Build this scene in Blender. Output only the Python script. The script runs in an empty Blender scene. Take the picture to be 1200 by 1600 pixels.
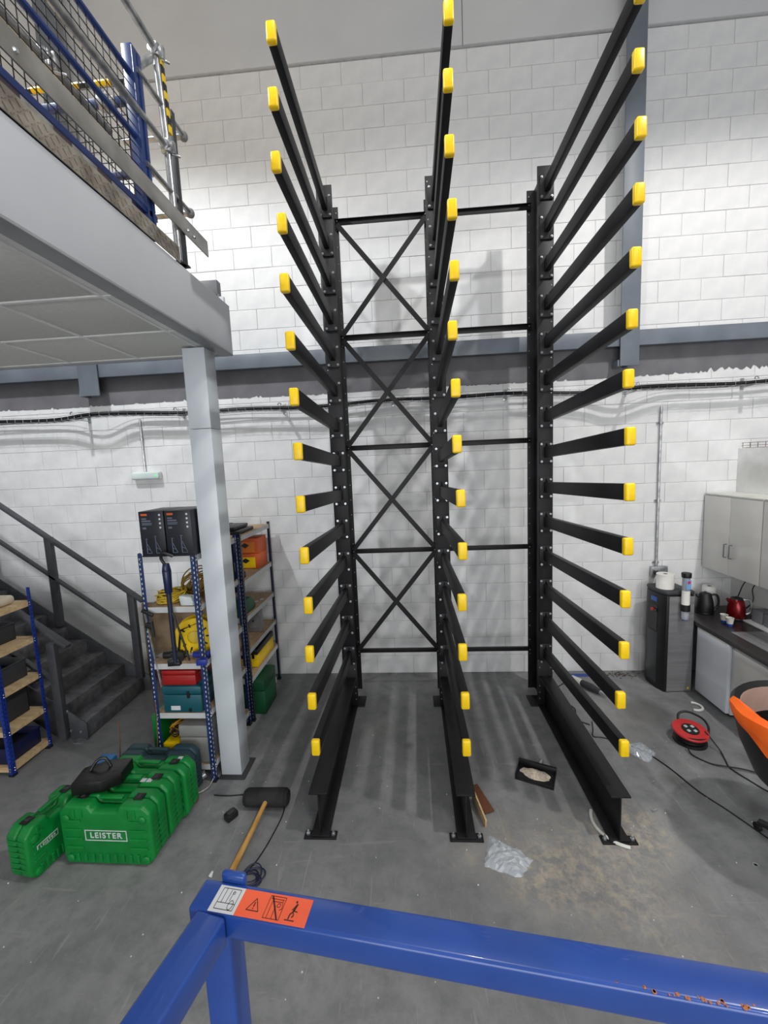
import bpy, bmesh, math, random
from mathutils import Vector, Matrix
random.seed(7)
SC = bpy.context.scene
COL = SC.collection
PI = math.pi

# ------------------------------------------------------------------ camera, world, lights, exposure
CAM = Vector((0.4576, -4.9508, 2.6051)); YAW, PIT, ROL, FPX = 0.0684, -0.1158, 0.043, 653.6
CR = (Matrix.Rotation(YAW, 3, 'Z') @ Matrix.Rotation(PIT, 3, 'X') @ Matrix.Rotation(ROL, 3, 'Y'))
cd = bpy.data.cameras.new('camera'); cam = bpy.data.objects.new('camera', cd); COL.objects.link(cam)
cd.sensor_fit = 'VERTICAL'; cd.sensor_height = 36.0; cd.sensor_width = 27.0
cd.lens = 36.0 * FPX / 1600.0; cd.clip_start = 0.02; cd.clip_end = 100
m3 = Matrix((CR.col[0], CR.col[2], -CR.col[1])).transposed()
cam.matrix_world = Matrix.Translation(CAM) @ m3.to_4x4()
SC.camera = cam
w = bpy.data.worlds.new('world'); SC.world = w; w.use_nodes = True
w.node_tree.nodes['Background'].inputs[0].default_value = (0.75, 0.78, 0.82, 1)
w.node_tree.nodes['Background'].inputs[1].default_value = 0.25
SC.view_settings.view_transform = 'Standard'; SC.view_settings.look = 'None'
SC.view_settings.exposure = 0.1; SC.view_settings.gamma = 1.0
SC.view_settings.use_curve_mapping = False
def lamp(name, loc, power, cone=136, blend=0.3, col=(1, 0.985, 0.96), r=0.12):
    l = bpy.data.lights.new(name, 'SPOT'); l.shadow_soft_size = r; l.energy = power; l.color = col
    l.spot_size = math.radians(cone); l.spot_blend = blend
    o = bpy.data.objects.new(name, l); COL.objects.link(o); o.location = loc
lamp('high_bay_lamp', (-3.3, -3.3, 7.7), 820, col=(0.93, 0.97, 1.0))
lamp('high_bay_lamp', (4.1, -3.8, 7.7), 660, col=(1.0, 0.975, 0.94))
lamp('high_bay_lamp', (0.35, -3.4, 7.7), 200)
lamp('high_bay_lamp', (-3.3, -9.0, 7.7), 430)
lamp('high_bay_lamp', (4.1, -9.0, 7.7), 430)
def panel(name, loc, rx, sx, sy, power, col=(0.97, 0.985, 1.0)):
    l = bpy.data.lights.new(name, 'AREA'); l.shape = 'RECTANGLE'; l.size = sx; l.size_y = sy; l.energy = power; l.color = col
    o = bpy.data.objects.new(name, l); COL.objects.link(o); o.location = loc; o.rotation_euler = (rx, 0, 0)
panel('rear_fill_panel', (0.5, -12.9, 2.5), math.radians(90), 9.0, 4.6, 480)      # soft fill light added behind the camera, no door is built there

# ------------------------------------------------------------------ materials
def S(v):
    v /= 255.0
    return v / 12.92 if v <= 0.04045 else ((v + 0.055) / 1.055) ** 2.4
def rgb(r, g, b): return (S(r), S(g), S(b), 1)
MAT = {}
def mat(name, c, rough=0.5, metal=0.0, c2=None, nscale=6.0, bump=0.0, bscale=60.0, coat=0.0, trans=0.0, emit=None, alpha=1.0, det=6.0, lo=0.35, hi=0.65, stretch=None):
    if name in MAT: return MAT[name]
    m = bpy.data.materials.new(name); m.use_nodes = True; nt = m.node_tree; N = nt.nodes; L = nt.links
    b = N['Principled BSDF']
    b.inputs['Base Color'].default_value = c; b.inputs['Roughness'].default_value = rough; b.inputs['Metallic'].default_value = metal
    if coat: b.inputs['Coat Weight'].default_value = coat
    if trans: b.inputs['Transmission Weight'].default_value = trans
    if alpha < 1: b.inputs['Alpha'].default_value = alpha
    if emit:
        b.inputs['Emission Color'].default_value = emit[0]; b.inputs['Emission Strength'].default_value = emit[1]
    tc = N.new('ShaderNodeTexCoord'); src = tc.outputs['Object']
    if stretch:
        mp = N.new('ShaderNodeMapping'); mp.inputs['Scale'].default_value = stretch; L.new(src, mp.inputs[0]); src = mp.outputs[0]
    if c2 is None: c2 = tuple(min(1, x * 0.86) for x in c[:3]) + (1,)
    n = N.new('ShaderNodeTexNoise'); n.inputs['Scale'].default_value = nscale; n.inputs['Detail'].default_value = det
    L.new(src, n.inputs['Vector'])
    r = N.new('ShaderNodeValToRGB'); r.color_ramp.elements[0].position = lo; r.color_ramp.elements[1].position = hi
    r.color_ramp.elements[0].color = c; r.color_ramp.elements[1].color = c2
    L.new(n.outputs['Fac'], r.inputs[0]); L.new(r.outputs[0], b.inputs['Base Color'])
    if bump:
        n2 = N.new('ShaderNodeTexNoise'); n2.inputs['Scale'].default_value = bscale; n2.inputs['Detail'].default_value = 4
        L.new(src, n2.inputs['Vector'])
        bp = N.new('ShaderNodeBump'); bp.inputs['Strength'].default_value = bump; bp.inputs['Distance'].default_value = 0.004
        L.new(n2.outputs['Fac'], bp.inputs['Height']); L.new(bp.outputs[0], b.inputs['Normal'])
    MAT[name] = m
    return m
black_steel = mat('black_steel', rgb(26, 26, 29), 0.48, 0.0, rgb(20, 20, 23), 9, 0.05, 300)
black_steel.node_tree.nodes['Principled BSDF'].inputs['Specular IOR Level'].default_value = 0.32
yellow = mat('yellow_plastic', rgb(250, 212, 4), 0.35, 0, rgb(240, 198, 4), 20, 0.06, 120)
zinc = mat('zinc', rgb(205, 208, 212), 0.3, 0.75, rgb(160, 162, 166), 30)
galv = mat('galvanised', rgb(196, 198, 200), 0.33, 0.85, rgb(150, 152, 156), 18, 0.05, 90)
blue_paint = mat('blue_paint', rgb(34, 72, 150), 0.28, 0.0, rgb(30, 64, 140), 8, 0.03, 40, coat=0.4)
grey_steel = mat('grey_steel', rgb(116, 124, 134), 0.45, 0, rgb(102, 109, 118), 3, 0.08, 40)
grey_band = mat('grey_band', rgb(112, 111, 115), 0.6, 0, rgb(98, 97, 102), 4, 0.2, 60)
wall_white = mat('block_paint', rgb(229, 229, 229), 0.6, 0, rgb(220, 221, 222), 7, 0.5, 95)
mortar = mat('mortar_paint', rgb(188, 189, 190), 0.75, 0, rgb(172, 172, 175), 12, 0.4, 60)
clad = mat('cladding', rgb(206, 207, 208), 0.5, 0, rgb(200, 201, 203), 2)
fascia_m = mat('fascia_paint', rgb(196, 199, 205), 0.42, 0, rgb(190, 193, 199), 2)
soffit_m = mat('soffit_tile', rgb(222, 223, 218), 0.75, 0, rgb(214, 215, 211), 40, 0.15, 200)
post_m = mat('post_paint', rgb(206, 213, 219), 0.38, 0, rgb(199, 206, 212), 2, coat=0.15)
white_m = mat('white_plastic', rgb(232, 232, 230), 0.4)
offwhite = mat('offwhite', rgb(214, 214, 208), 0.5)
stair_m = mat('stair_paint', rgb(72, 73, 78), 0.5, 0, rgb(60, 61, 66), 10, 0.1, 80)
tread_m = mat('tread_plate', rgb(118, 119, 122), 0.42, 0.2, rgb(88, 89, 92), 14, 0.2, 80)
ply = mat('plywood', rgb(205, 180, 140), 0.7, 0, rgb(180, 152, 112), 4, 0.1, 60, stretch=(1, 6, 6))
chip = mat('chipboard', rgb(176, 150, 118), 0.8, 0, rgb(140, 116, 88), 70, 0.2, 200)
shelf_edge = mat('shelf_edge', rgb(200, 202, 202), 0.5)
blue_up = mat('blue_upright', rgb(28, 52, 104), 0.4, 0, rgb(24, 44, 90), 10)
blue_up2 = mat('blue_upright_bright', rgb(22, 56, 150), 0.4, 0, rgb(18, 46, 130), 10)
green_m = mat('green_plastic', rgb(0, 128, 52), 0.42, 0, rgb(0, 116, 46), 12, 0.08, 160)
dkgreen = mat('dark_green', rgb(12, 84, 48), 0.5)
teal = mat('teal_plastic', rgb(16, 84, 96), 0.45)
dkteal = mat('dark_teal', rgb(36, 62, 70), 0.5)
red_m = mat('red_plastic', rgb(168, 26, 26), 0.45)
red_b = mat('red_bright', rgb(214, 52, 52), 0.4)
orange_m = mat('orange_box', rgb(216, 96, 38), 0.55)
black_p = mat('black_plastic', rgb(24, 24, 26), 0.45, 0, rgb(18, 18, 20), 10, 0.1, 100)
rubber = mat('black_rubber', rgb(36, 36, 37), 0.8, 0, rgb(28, 28, 29), 30, 0.3, 120)
dkgrey = mat('dark_grey', rgb(52, 53, 56), 0.6)
midgrey = mat('mid_grey', rgb(120, 120, 120), 0.6)
navy = mat('navy_plastic', rgb(18, 26, 70), 0.45)
wood = mat('handle_wood', rgb(196, 152, 84), 0.55, 0, rgb(168, 122, 60), 5, 0.1, 60, stretch=(8, 1, 8))
alu = mat('aluminium', rgb(164, 162, 158), 0.38, 0.55, rgb(134, 132, 128), 6, 0.08, 60)
checker = mat('checker_alu', rgb(172, 164, 154), 0.34, 0.45, rgb(128, 120, 112), 9, 0.1, 60)
stainless = mat('stainless', rgb(150, 150, 152), 0.38, 0.35, rgb(134, 134, 136), 3, stretch=(1, 1, 12))
cable_y = mat('yellow_cable', rgb(216, 186, 50), 0.5)
cable_b = mat('black_cable', rgb(20, 20, 22), 0.5)
cable_br = mat('brown_cable', rgb(120, 84, 62), 0.5)
cab_m = mat('cabinet_grey', rgb(220, 219, 215), 0.3, 0, rgb(214, 213, 209), 2)
fridge_m = mat('fridge_silver', rgb(228, 233, 240), 0.25, 0.0, rgb(222, 227, 234), 2)
worktop_m = mat('worktop', rgb(52, 48, 48), 0.35, 0, rgb(40, 37, 37), 60)
dkred = mat('dark_red_metal', rgb(120, 14, 20), 0.2, 0.5)
paper = mat('paper', rgb(236, 234, 228), 0.85)
cupblue = mat('cup_blue', rgb(40, 74, 160), 0.5)
hivis = mat('hi_vis_orange', rgb(255, 110, 24), 0.7, 0, rgb(245, 98, 14), 10, 0.3, 50)
stk_org = mat('sticker_orange', rgb(240, 98, 62), 0.45)
stk_blk = mat('sticker_black', rgb(40, 26, 24), 0.5)
dust_m = mat('drill_dust', rgb(232, 220, 204), 0.95, 0, rgb(196, 178, 158), 60, 0.4, 90)
glass_m = mat('clear_plastic', rgb(228, 234, 240), 0.12, 0, rgb(210, 218, 226), 10, 0.5, 60, coat=0.6, alpha=0.42)
green_led = mat('green_led', rgb(30, 200, 90), 0.4, emit=(rgb(40, 230, 110), 1.6))
tan_m = mat('tan_card', rgb(176, 150, 138), 0.8)
boxblk = mat('box_print_dark', rgb(26, 30, 42), 0.4, 0, rgb(20, 22, 30), 6)
print_w = mat('print_white', rgb(206, 208, 212), 0.6)
print_g = mat('print_grey', rgb(96, 104, 122), 0.6)
rust = mat('rust_chip', rgb(176, 108, 62), 0.9)
bluetape = mat('blue_tape', rgb(56, 74, 150), 0.7)
leaf_m = mat('debris_brown', rgb(92, 76, 58), 0.9)
brown_stain = mat('rusty_plate', rgb(98, 58, 34), 0.8)

def floor_material():
    m = bpy.data.materials.new('floor_concrete'); m.use_nodes = True; nt = m.node_tree; N = nt.nodes; L = nt.links
    b = N['Principled BSDF']; tc = N.new('ShaderNodeTexCoord')
    def noise(sc, det=8, rough=0.6, mapscale=None, dist=0.0):
        n = N.new('ShaderNodeTexNoise'); n.inputs['Scale'].default_value = sc; n.inputs['Detail'].default_value = det
        n.inputs['Roughness'].default_value = rough; n.inputs['Distortion'].default_value = dist
        if mapscale:
            mp = N.new('ShaderNodeMapping'); mp.inputs['Scale'].default_value = mapscale; L.new(tc.outputs['Object'], mp.inputs[0]); L.new(mp.outputs[0], n.inputs['Vector'])
        else: L.new(tc.outputs['Object'], n.inputs['Vector'])
        return n.outputs['Fac']
    def ramp(x, a, bb, ca, cb):
        r = N.new('ShaderNodeValToRGB'); r.color_ramp.elements[0].position = a; r.color_ramp.elements[1].position = bb
        r.color_ramp.elements[0].color = ca; r.color_ramp.elements[1].color = cb; L.new(x, r.inputs[0]); return r.outputs[0]
    def mix(f, a, bb):
        x = N.new('ShaderNodeMix'); x.data_type = 'RGBA'
        if hasattr(f, 'links'): L.new(f, x.inputs[0])
        else: x.inputs[0].default_value = f
        for s, i in ((a, 6), (bb, 7)):
            if hasattr(s, 'links'): L.new(s, x.inputs[i])
            else: x.inputs[i].default_value = s
        return x.outputs[2]
    def spot(cx, cy, r0, r1):
        # mask that falls from 1 to 0 between r0 and r1 metres of a real place on the floor
        v = N.new('ShaderNodeVectorMath'); v.operation = 'DISTANCE'; L.new(tc.outputs['Object'], v.inputs[0]); v.inputs[1].default_value = (cx, cy, 0)
        mr = N.new('ShaderNodeMapRange'); L.new(v.outputs['Value'], mr.inputs[0])
        mr.inputs[1].default_value = r0; mr.inputs[2].default_value = r1; mr.inputs[3].default_value = 1; mr.inputs[4].default_value = 0
        return mr.outputs[0]
    def mul(a, bb):
        x = N.new('ShaderNodeMath'); x.operation = 'MULTIPLY'; L.new(a, x.inputs[0])
        if hasattr(bb, 'links'): L.new(bb, x.inputs[1])
        else: x.inputs[1].default_value = bb
        return x.outputs[0]
    base = ramp(noise(1.1, 6), 0.35, 0.68, rgb(118, 119, 121), rgb(143, 144, 144))
    base = mix(mul(ramp(noise(7, 10, 0.7), 0.42, 0.66, (0, 0, 0, 1), (1, 1, 1, 1)), 0.55), base, rgb(94, 96, 99))
    base = mix(mul(ramp(noise(45, 5, 0.75), 0.55, 0.75, (0, 0, 0, 1), (1, 1, 1, 1)), 0.35), base, rgb(150, 150, 148))
    scr = ramp(noise(3.2, 3, 0.5, (9, 0.7, 1), 1.2), 0.66, 0.70, (0, 0, 0, 1), (1, 1, 1, 1))
    base = mix(mul(scr, 0.32), base, rgb(160, 160, 158))
    scr2 = ramp(noise(2.3, 3, 0.5, (0.8, 8, 1), 1.6), 0.68, 0.71, (0, 0, 0, 1), (1, 1, 1, 1))
    base = mix(mul(scr2, 0.26), base, rgb(158, 156, 152))
    dustn = ramp(noise(14, 9, 0.7, None, 0.3), 0.42, 0.62, (0, 0, 0, 1), (1, 1, 1, 1))
    for cx, cy, a, bb, k in ((1.15, -2.55, 0.05, 0.34, 0.75), (1.92, -2.22, 0.08, 0.34, 0.95), (1.5, -2.45, 0.1, 0.5, 0.6), (1.7, -2.75, 0.1, 0.5, 0.35), (0.75, -2.45, 0.02, 0.2, 0.4), (1.0, -2.2, 0.03, 0.2, 0.4), (0.05, -1.1, 0.02, 0.25, 0.3), (2.45, -0.9, 0.05, 0.45, 0.25)):
        base = mix(mul(mul(dustn, spot(cx, cy, a, bb)), k), base, rgb(186, 174, 156))
    for cx, cy, a, bb, k in ((2.75, -0.82, 0.16, 0.26, 0.45), (2.45, -1.75, 0.02, 0.12, 0.6), (0.35, -1.35, 0.01, 0.06, 0.7)):
        base = mix(mul(spot(cx, cy, a, bb), k), base, rgb(74, 72, 70))
    L.new(base, b.inputs['Base Color'])
    rr = N.new('ShaderNodeMapRange'); L.new(noise(5, 8), rr.inputs[0]); rr.inputs[3].default_value = 0.42; rr.inputs[4].default_value = 0.72
    L.new(rr.outputs[0], b.inputs['Roughness'])
    bp = N.new('ShaderNodeBump'); bp.inputs['Strength'].default_value = 0.15; bp.inputs['Distance'].default_value = 0.003
    L.new(noise(60, 5), bp.inputs['Height']); L.new(bp.outputs[0], b.inputs['Normal'])
    return m

# ------------------------------------------------------------------ mesh helpers
def rot(rx=0, ry=0, rz=0): return Matrix.Rotation(rz, 4, 'Z') @ Matrix.Rotation(ry, 4, 'Y') @ Matrix.Rotation(rx, 4, 'X')
class MB:
    def __init__(s): s.v = []; s.f = []
    def add(s, vs, fs, M=None):
        o = len(s.v)
        for p in vs:
            p = Vector(p)
            s.v.append((M @ p) if M is not None else p)
        s.f += [tuple(i + o for i in f) for f in fs]
        return s
    def box(s, x0, x1, y0, y1, z0, z1, M=None):
        return s.add([(x0, y0, z0), (x1, y0, z0), (x1, y1, z0), (x0, y1, z0), (x0, y0, z1), (x1, y0, z1), (x1, y1, z1), (x0, y1, z1)],
                     [(0, 3, 2, 1), (4, 5, 6, 7), (0, 1, 5, 4), (1, 2, 6, 5), (2, 3, 7, 6), (3, 0, 4, 7)], M)
    def cbox(s, c, sz, M=None):
        return s.box(c[0] - sz[0] / 2, c[0] + sz[0] / 2, c[1] - sz[1] / 2, c[1] + sz[1] / 2, c[2] - sz[2] / 2, c[2] + sz[2] / 2, M)
    def bar(s, p, q, w, h, up=(0, 0, 1)):
        p = Vector(p); q = Vector(q); d = q - p; L = d.length; d.normalize(); up = Vector(up)
        x = d.cross(up)
        if x.length < 1e-4: x = d.cross(Vector((0, 1, 0)))
        x.normalize(); u = x.cross(d)
        M = Matrix((x, d, u)).transposed().to_4x4(); M.translation = p
        return s.box(-w / 2, w / 2, 0, L, -h / 2, h / 2, M)
    def prism(s, poly, a, b, axis='y', M=None):
        n = len(poly)
        def P(u, v, t): return {'x': (t, u, v), 'y': (u, t, v), 'z': (u, v, t)}[axis]
        vs = [P(u, v, a) for u, v in poly] + [P(u, v, b) for u, v in poly]
        fs = [tuple(range(n)), tuple(range(2 * n - 1, n - 1, -1))] + [(i, i + n, (i + 1) % n + n, (i + 1) % n) for i in range(n)]
        return s.add(vs, fs, M)
    def cone(s, p, q, r0, r1, n=12, cap=True):
        p = Vector(p); q = Vector(q); d = (q - p).normalized(); x = d.orthogonal().normalized(); y = d.cross(x)
        vs = []
        for c, r in ((p, r0), (q, r1)):
            vs += [c + (x * math.cos(2 * PI * i / n) + y * math.sin(2 * PI * i / n)) * r for i in range(n)]
        fs = [(i, (i + 1) % n, (i + 1) % n + n, i + n) for i in range(n)]
        if cap: fs += [tuple(range(n - 1, -1, -1)), tuple(range(n, 2 * n))]
        return s.add(vs, fs)
    def cyl(s, p, q, r, n=12): return s.cone(p, q, r, r, n)
    def tube(s, pts, r, n=8, closed=False):
        pts = [Vector(p) for p in pts]; m = len(pts); o = len(s.v); pr = None
        for i, p in enumerate(pts):
            a = pts[(i - 1) % m] if (i or closed) else p; b = pts[(i + 1) % m] if (i < m - 1 or closed) else p
            d = (b - a).normalized()
            if pr is None: x = d.orthogonal().normalized()
            else:
                x = pr - d * pr.dot(d)
                x = x.normalized() if x.length > 1e-6 else d.orthogonal().normalized()
            pr = x; y = d.cross(x)
            for k in range(n): s.v.append(p + (x * math.cos(2 * PI * k / n) + y * math.sin(2 * PI * k / n)) * r)
        for i in range(m if closed else m - 1):
            for k in range(n):
                a = o + i * n + k; b = o + i * n + (k + 1) % n; c = o + ((i + 1) % m) * n + (k + 1) % n; e = o + ((i + 1) % m) * n + k
                s.f.append((a, b, c, e))
        if not closed:
            s.f.append(tuple(o + k for k in range(n - 1, -1, -1))); s.f.append(tuple(o + (m - 1) * n + k for k in range(n)))
        return s
    def lathe(s, prof, c=(0, 0, 0), n=24, M=None):
        o = len(s.v); T = Matrix.Translation(c)
        if M is not None: T = T @ M
        for r, z in prof:
            for k in range(n): s.v.append(T @ Vector((r * math.cos(2 * PI * k / n), r * math.sin(2 * PI * k / n), z)))
        for i in range(len(prof) - 1):
            for k in range(n): s.f.append((o + i * n + k, o + i * n + (k + 1) % n, o + (i + 1) * n + (k + 1) % n, o + (i + 1) * n + k))
        s.f.append(tuple(o + k for k in range(n - 1, -1, -1))); s.f.append(tuple(o + (len(prof) - 1) * n + k for k in range(n)))
        return s
    def mesh(s, name, m, off=None, bevel=0, seg=2, smooth=True, recalc=True):
        me = bpy.data.meshes.new(name)
        off = Vector(off) if off is not None else Vector((0, 0, 0))
        me.from_pydata([tuple(p - off) for p in s.v], [], s.f)
        if bevel or recalc:
            bm = bmesh.new(); bm.from_mesh(me)
            if recalc: bmesh.ops.recalc_face_normals(bm, faces=bm.faces)
            if bevel:
                es = [e for e in bm.edges if len(e.link_faces) == 2 and e.calc_face_angle(0) > 0.5]
                bmesh.ops.bevel(bm, geom=es, offset=bevel, segments=seg, affect='EDGES', profile=0.5, clamp_overlap=True)
            bm.to_mesh(me); bm.free()
        if m is not None: me.materials.append(m)
        if smooth:
            me.shade_smooth(); me.set_sharp_from_angle(angle=0.6)
        me.update()
        return me
OFF = {}
def put(name, me, parent=None, loc=None):
    o = bpy.data.objects.new(name, me); COL.objects.link(o)
    if parent is not None: o.parent = parent
    if loc is not None: o.location = loc
    return o
def part(name, mb, m, parent, bevel=0, seg=2, smooth=True, label=None, kind=None, local=False):
    """part (or sub-part) of a thing; vertices given in world space unless local"""
    off = (0, 0, 0) if local else OFF.get(parent.name, (0, 0, 0))
    o = put(name, mb.mesh(name, m, off, bevel, seg, smooth), parent)
    OFF[o.name] = OFF.get(parent.name, (0, 0, 0))
    if label: o['label'] = label
    if kind: o['kind'] = kind
    return o
def thing(name, label, cat, loc=(0, 0, 0), rz=0, group=None):
    o = bpy.data.objects.new(name, None); COL.objects.link(o); o.location = loc; o.rotation_euler = (0, 0, rz)
    o.empty_display_size = 0.1
    o['label'] = label; o['category'] = cat
    if group: o['group'] = group
    OFF[o.name] = tuple(loc)
    return o
def solo(name, mb, m, label, cat, bevel=0, seg=2, group=None, kind=None, loc=None, rz=0, smooth=True):
    """a thing that is one mesh; world-space vertices, or local ones when loc is given"""
    o = put(name, mb.mesh(name, m, None, bevel, seg, smooth), None, loc)
    if rz: o.rotation_euler = (0, 0, rz)
    o['label'] = label; o['category'] = cat
    if group: o['group'] = group
    if kind: o['kind'] = kind
    return o
def struct(name, mb, m, parent=None, bevel=0, smooth=False):
    o = put(name, mb.mesh(name, m, None, bevel, 2, smooth), parent)
    if parent is None: o['kind'] = 'structure'
    return o
def dup(root, loc, rz=None, label=None, group=None):
    r = root.copy(); COL.objects.link(r); r.location = loc
    if rz is not None: r.rotation_euler = (0, 0, rz)
    if label: r['label'] = label
    if group: r['group'] = group
    for ch in list(root.children):
        c = ch.copy(); COL.objects.link(c); c.parent = r
        for g in list(ch.children):
            d = g.copy(); COL.objects.link(d); d.parent = c
    return r
def smooth_path(pts, k=6):
    pts = [Vector(p) for p in pts]; out = []
    for i in range(len(pts) - 1):
        p0 = pts[max(i - 1, 0)]; p1 = pts[i]; p2 = pts[i + 1]; p3 = pts[min(i + 2, len(pts) - 1)]
        for j in range(k):
            t = j / k
            out.append(0.5 * ((2 * p1) + (p2 - p0) * t + (2 * p0 - 5 * p1 + 4 * p2 - p3) * t * t + (3 * p1 - p0 - 3 * p2 + p3) * t ** 3))
    out.append(pts[-1]); return out
def text_mesh(body, size, M, m, name, parent, depth=0.001, bold=0.0, sp=1.22):
    cu = bpy.data.curves.new('t', 'FONT'); cu.body = body; cu.size = size; cu.extrude = depth; cu.offset = bold
    cu.space_character = sp; cu.align_x = 'CENTER'; cu.align_y = 'CENTER'
    ob = bpy.data.objects.new('t', cu); COL.objects.link(ob); bpy.context.view_layer.update()
    me = bpy.data.meshes.new_from_object(ob.evaluated_get(bpy.context.evaluated_depsgraph_get()))
    bpy.data.objects.remove(ob); me.transform(M); me.materials.clear(); me.materials.append(m)
    return put(name, me, parent)
def cam_px(p):
    d = CR.transposed() @ (Vector(p) - CAM)
    if d.y < 0.05: return None
    return 600 + FPX * d.x / d.y, 800 - FPX * d.z / d.y

# ------------------------------------------------------------------ the setting
XL, XR, YB, ZT = -8.0, 8.0, -13.0, 8.4
struct('floor', MB().box(XL, XR, YB, 0.3, -0.1, 0), floor_material())
struct('ceiling', MB().box(XL, XR, YB, 0.3, ZT, ZT + 0.1), clad)
struct('wall_left', MB().box(XL - 0.1, XL, YB, 0.3, 0, ZT), clad)
struct('wall_right', MB().box(XR, XR + 0.1, YB, 0.3, 0, ZT), clad)
struct('wall_front', MB().box(XL, XR, YB - 0.1, YB, 0, ZT), clad)
YU = 0.07
wb = struct('wall_back', MB().box(XL, XR, 0.005, 0.3, 0, 3.85).box(XL, XR, YU + 0.005, 0.3, 3.8, 6.95).box(XL, XR, YU - 0.01, 0.3, 6.93, ZT), mortar)
# painted concrete blocks: the 300 that show largest are parts, the rest one joined part
blocks = []
def course(z0, z1, yf, shift):
    k = -16
    while True:
        xa = 1.305 + shift + 0.45 * k; xb = xa + 0.45; k += 1
        if xb < -6: continue
        if xa > 7.9: break
        c = ((xa + xb) / 2, yf, (z0 + z1) / 2); a = cam_px(c); area = 0
        if a and -40 < a[0] < 1240 and -20 < a[1] < 1600:
            l = cam_px((xa, yf, c[2])); r = cam_px((xb, yf, c[2])); t = cam_px((c[0], yf, z1)); bt = cam_px((c[0], yf, z0))
            area = abs(r[0] - l[0]) * abs(bt[1] - t[1])
            if yf > 0.01 and xb < -1.9: area = 0
            if a[0] > 1080 and a[1] > 760: area = 0
            if a[0] < 380 and a[1] > 900: area *= 0.3
        blocks.append((area, xa, xb, yf, z0, z1))
for i in range(16): course(i * 0.225, min((i + 1) * 0.225, 3.56), 0.0, 0.225 * (i % 2))
z = 4.2267 - 0.225 * 2
for i in range(14): course(z + i * 0.225, z + (i + 1) * 0.225, YU, 0.12 + 0.225 * (i % 2))
blocks.sort(key=lambda b: -b[0])
def block_mb(mb, w_, h, g=0.0018, e=0.003, x=0, y=0, z=0):
    a, b, c, d = x + g, x + w_ - g, z + g, z + h - g
    vs = [(a, y + 0.02, c), (b, y + 0.02, c), (b, y + 0.02, d), (a, y + 0.02, d), (a, y + 0.0025, c), (b, y + 0.0025, c), (b, y + 0.0025, d), (a, y + 0.0025, d),
          (a + e, y, c + e), (b - e, y, c + e), (b - e, y, d - e), (a + e, y, d - e)]
    fs = [(8, 9, 10, 11)]
    for i in range(4):
        j = (i + 1) % 4; fs += [(4 + i, 4 + j, 8 + j, 8 + i), (i, j, 4 + j, 4 + i)]
    return mb.add(vs, fs)
bcache = {}
rest = MB()
for i, (ar, xa, xb, yf, z0, z1) in enumerate(blocks):
    jit = random.uniform(-0.0016, 0.0016)
    if i < 300:
        k = (round(xb - xa, 3), round(z1 - z0, 3))
        if k not in bcache: bcache[k] = block_mb(MB(), k[0], k[1]).mesh('brick', wall_white, smooth=False)
        put('brick', bcache[k], wb, (xa, yf + jit, z0))
    else: block_mb(rest, xb - xa, z1 - z0, x=xa, y=yf + jit, z=z0)
r_ = put('brickwork', rest.mesh('brickwork', wall_white, smooth=False), wb); r_['kind'] = 'stuff'
# flat grey cladding above the blockwork
for xa, xb in ((-6.6, 1.155), (1.155, 7.9)):
    put('cladding_panel', MB().box(xa + 0.004, xb - 0.004, YU - 0.035, YU - 0.009, 6.935, ZT - 0.01).mesh('cladding_panel', clad, bevel=0.003), wb)
# painted band under the beam with a ragged lower edge
mb = MB(); n = 620; xs = [-6 + 14 * i / n for i in range(n + 1)]
lowz = [3.44 + 0.006 * math.sin(x * 2.1) + random.choice((0,) * 12 + (0.006, 0.01, 0.02, -0.008)) + (random.random() * 0.05 if x > 3.75 else 0) for x in xs]
for i in range(n):
    mb.add([(xs[i], -0.004, lowz[i]), (xs[i + 1], -0.004, lowz[i + 1]), (xs[i + 1], -0.004, 3.9), (xs[i], -0.004, 3.9)], [(0, 1, 2, 3)])
struct('trim_1', mb, grey_band)
beam = thing('steel_beam', 'grey painted horizontal steel beam running along the block wall', 'beam', (0, -0.05, 3.84))
part('flange', MB().box(-6, 8, -0.13, -0.115, 3.745, 3.905).box(-6, 8, -0.115, 0.07, 3.755, 3.77).box(-6, 8, -0.115, 0.07, 3.885, 3.9), grey_steel, beam, bevel=0.003)
part('web', MB().box(-6, 8, -0.045, -0.03, 3.77, 3.885), grey_steel, beam)
for i, (x0, x1, lb) in enumerate(((2.735, 2.93, 'tall grey steel column on the back wall behind the right-hand rack arms'), (-3.38, -3.14, 'grey steel column on the back wall left of the emergency lamp, passing behind the mezzanine'))):
    c = thing('steel_column', lb, 'column', ((x0 + x1) / 2, -0.1, 3.52))
    part('flange', MB().box(x0, x1, -0.155, -0.14, 3.535, ZT - 0.01), grey_steel, c, bevel=0.002)
    part('web', MB().box((x0 + x1) / 2 - 0.006, (x0 + x1) / 2 + 0.006, -0.14, -0.005, 3.535, ZT - 0.01), grey_steel, c)
    part('base_angle', MB().box(x0 - 0.02, x0 + 0.02, -0.14, 0.0, 3.535, 3.6), grey_steel, c)
# skirting of dirt: small debris, rail gap strip
# right-hand partition behind the kitchen
struct('wall_partition', MB().box(4.1, 4.2, -4.0, 0.0, 0, 2.6), white_m)

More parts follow.
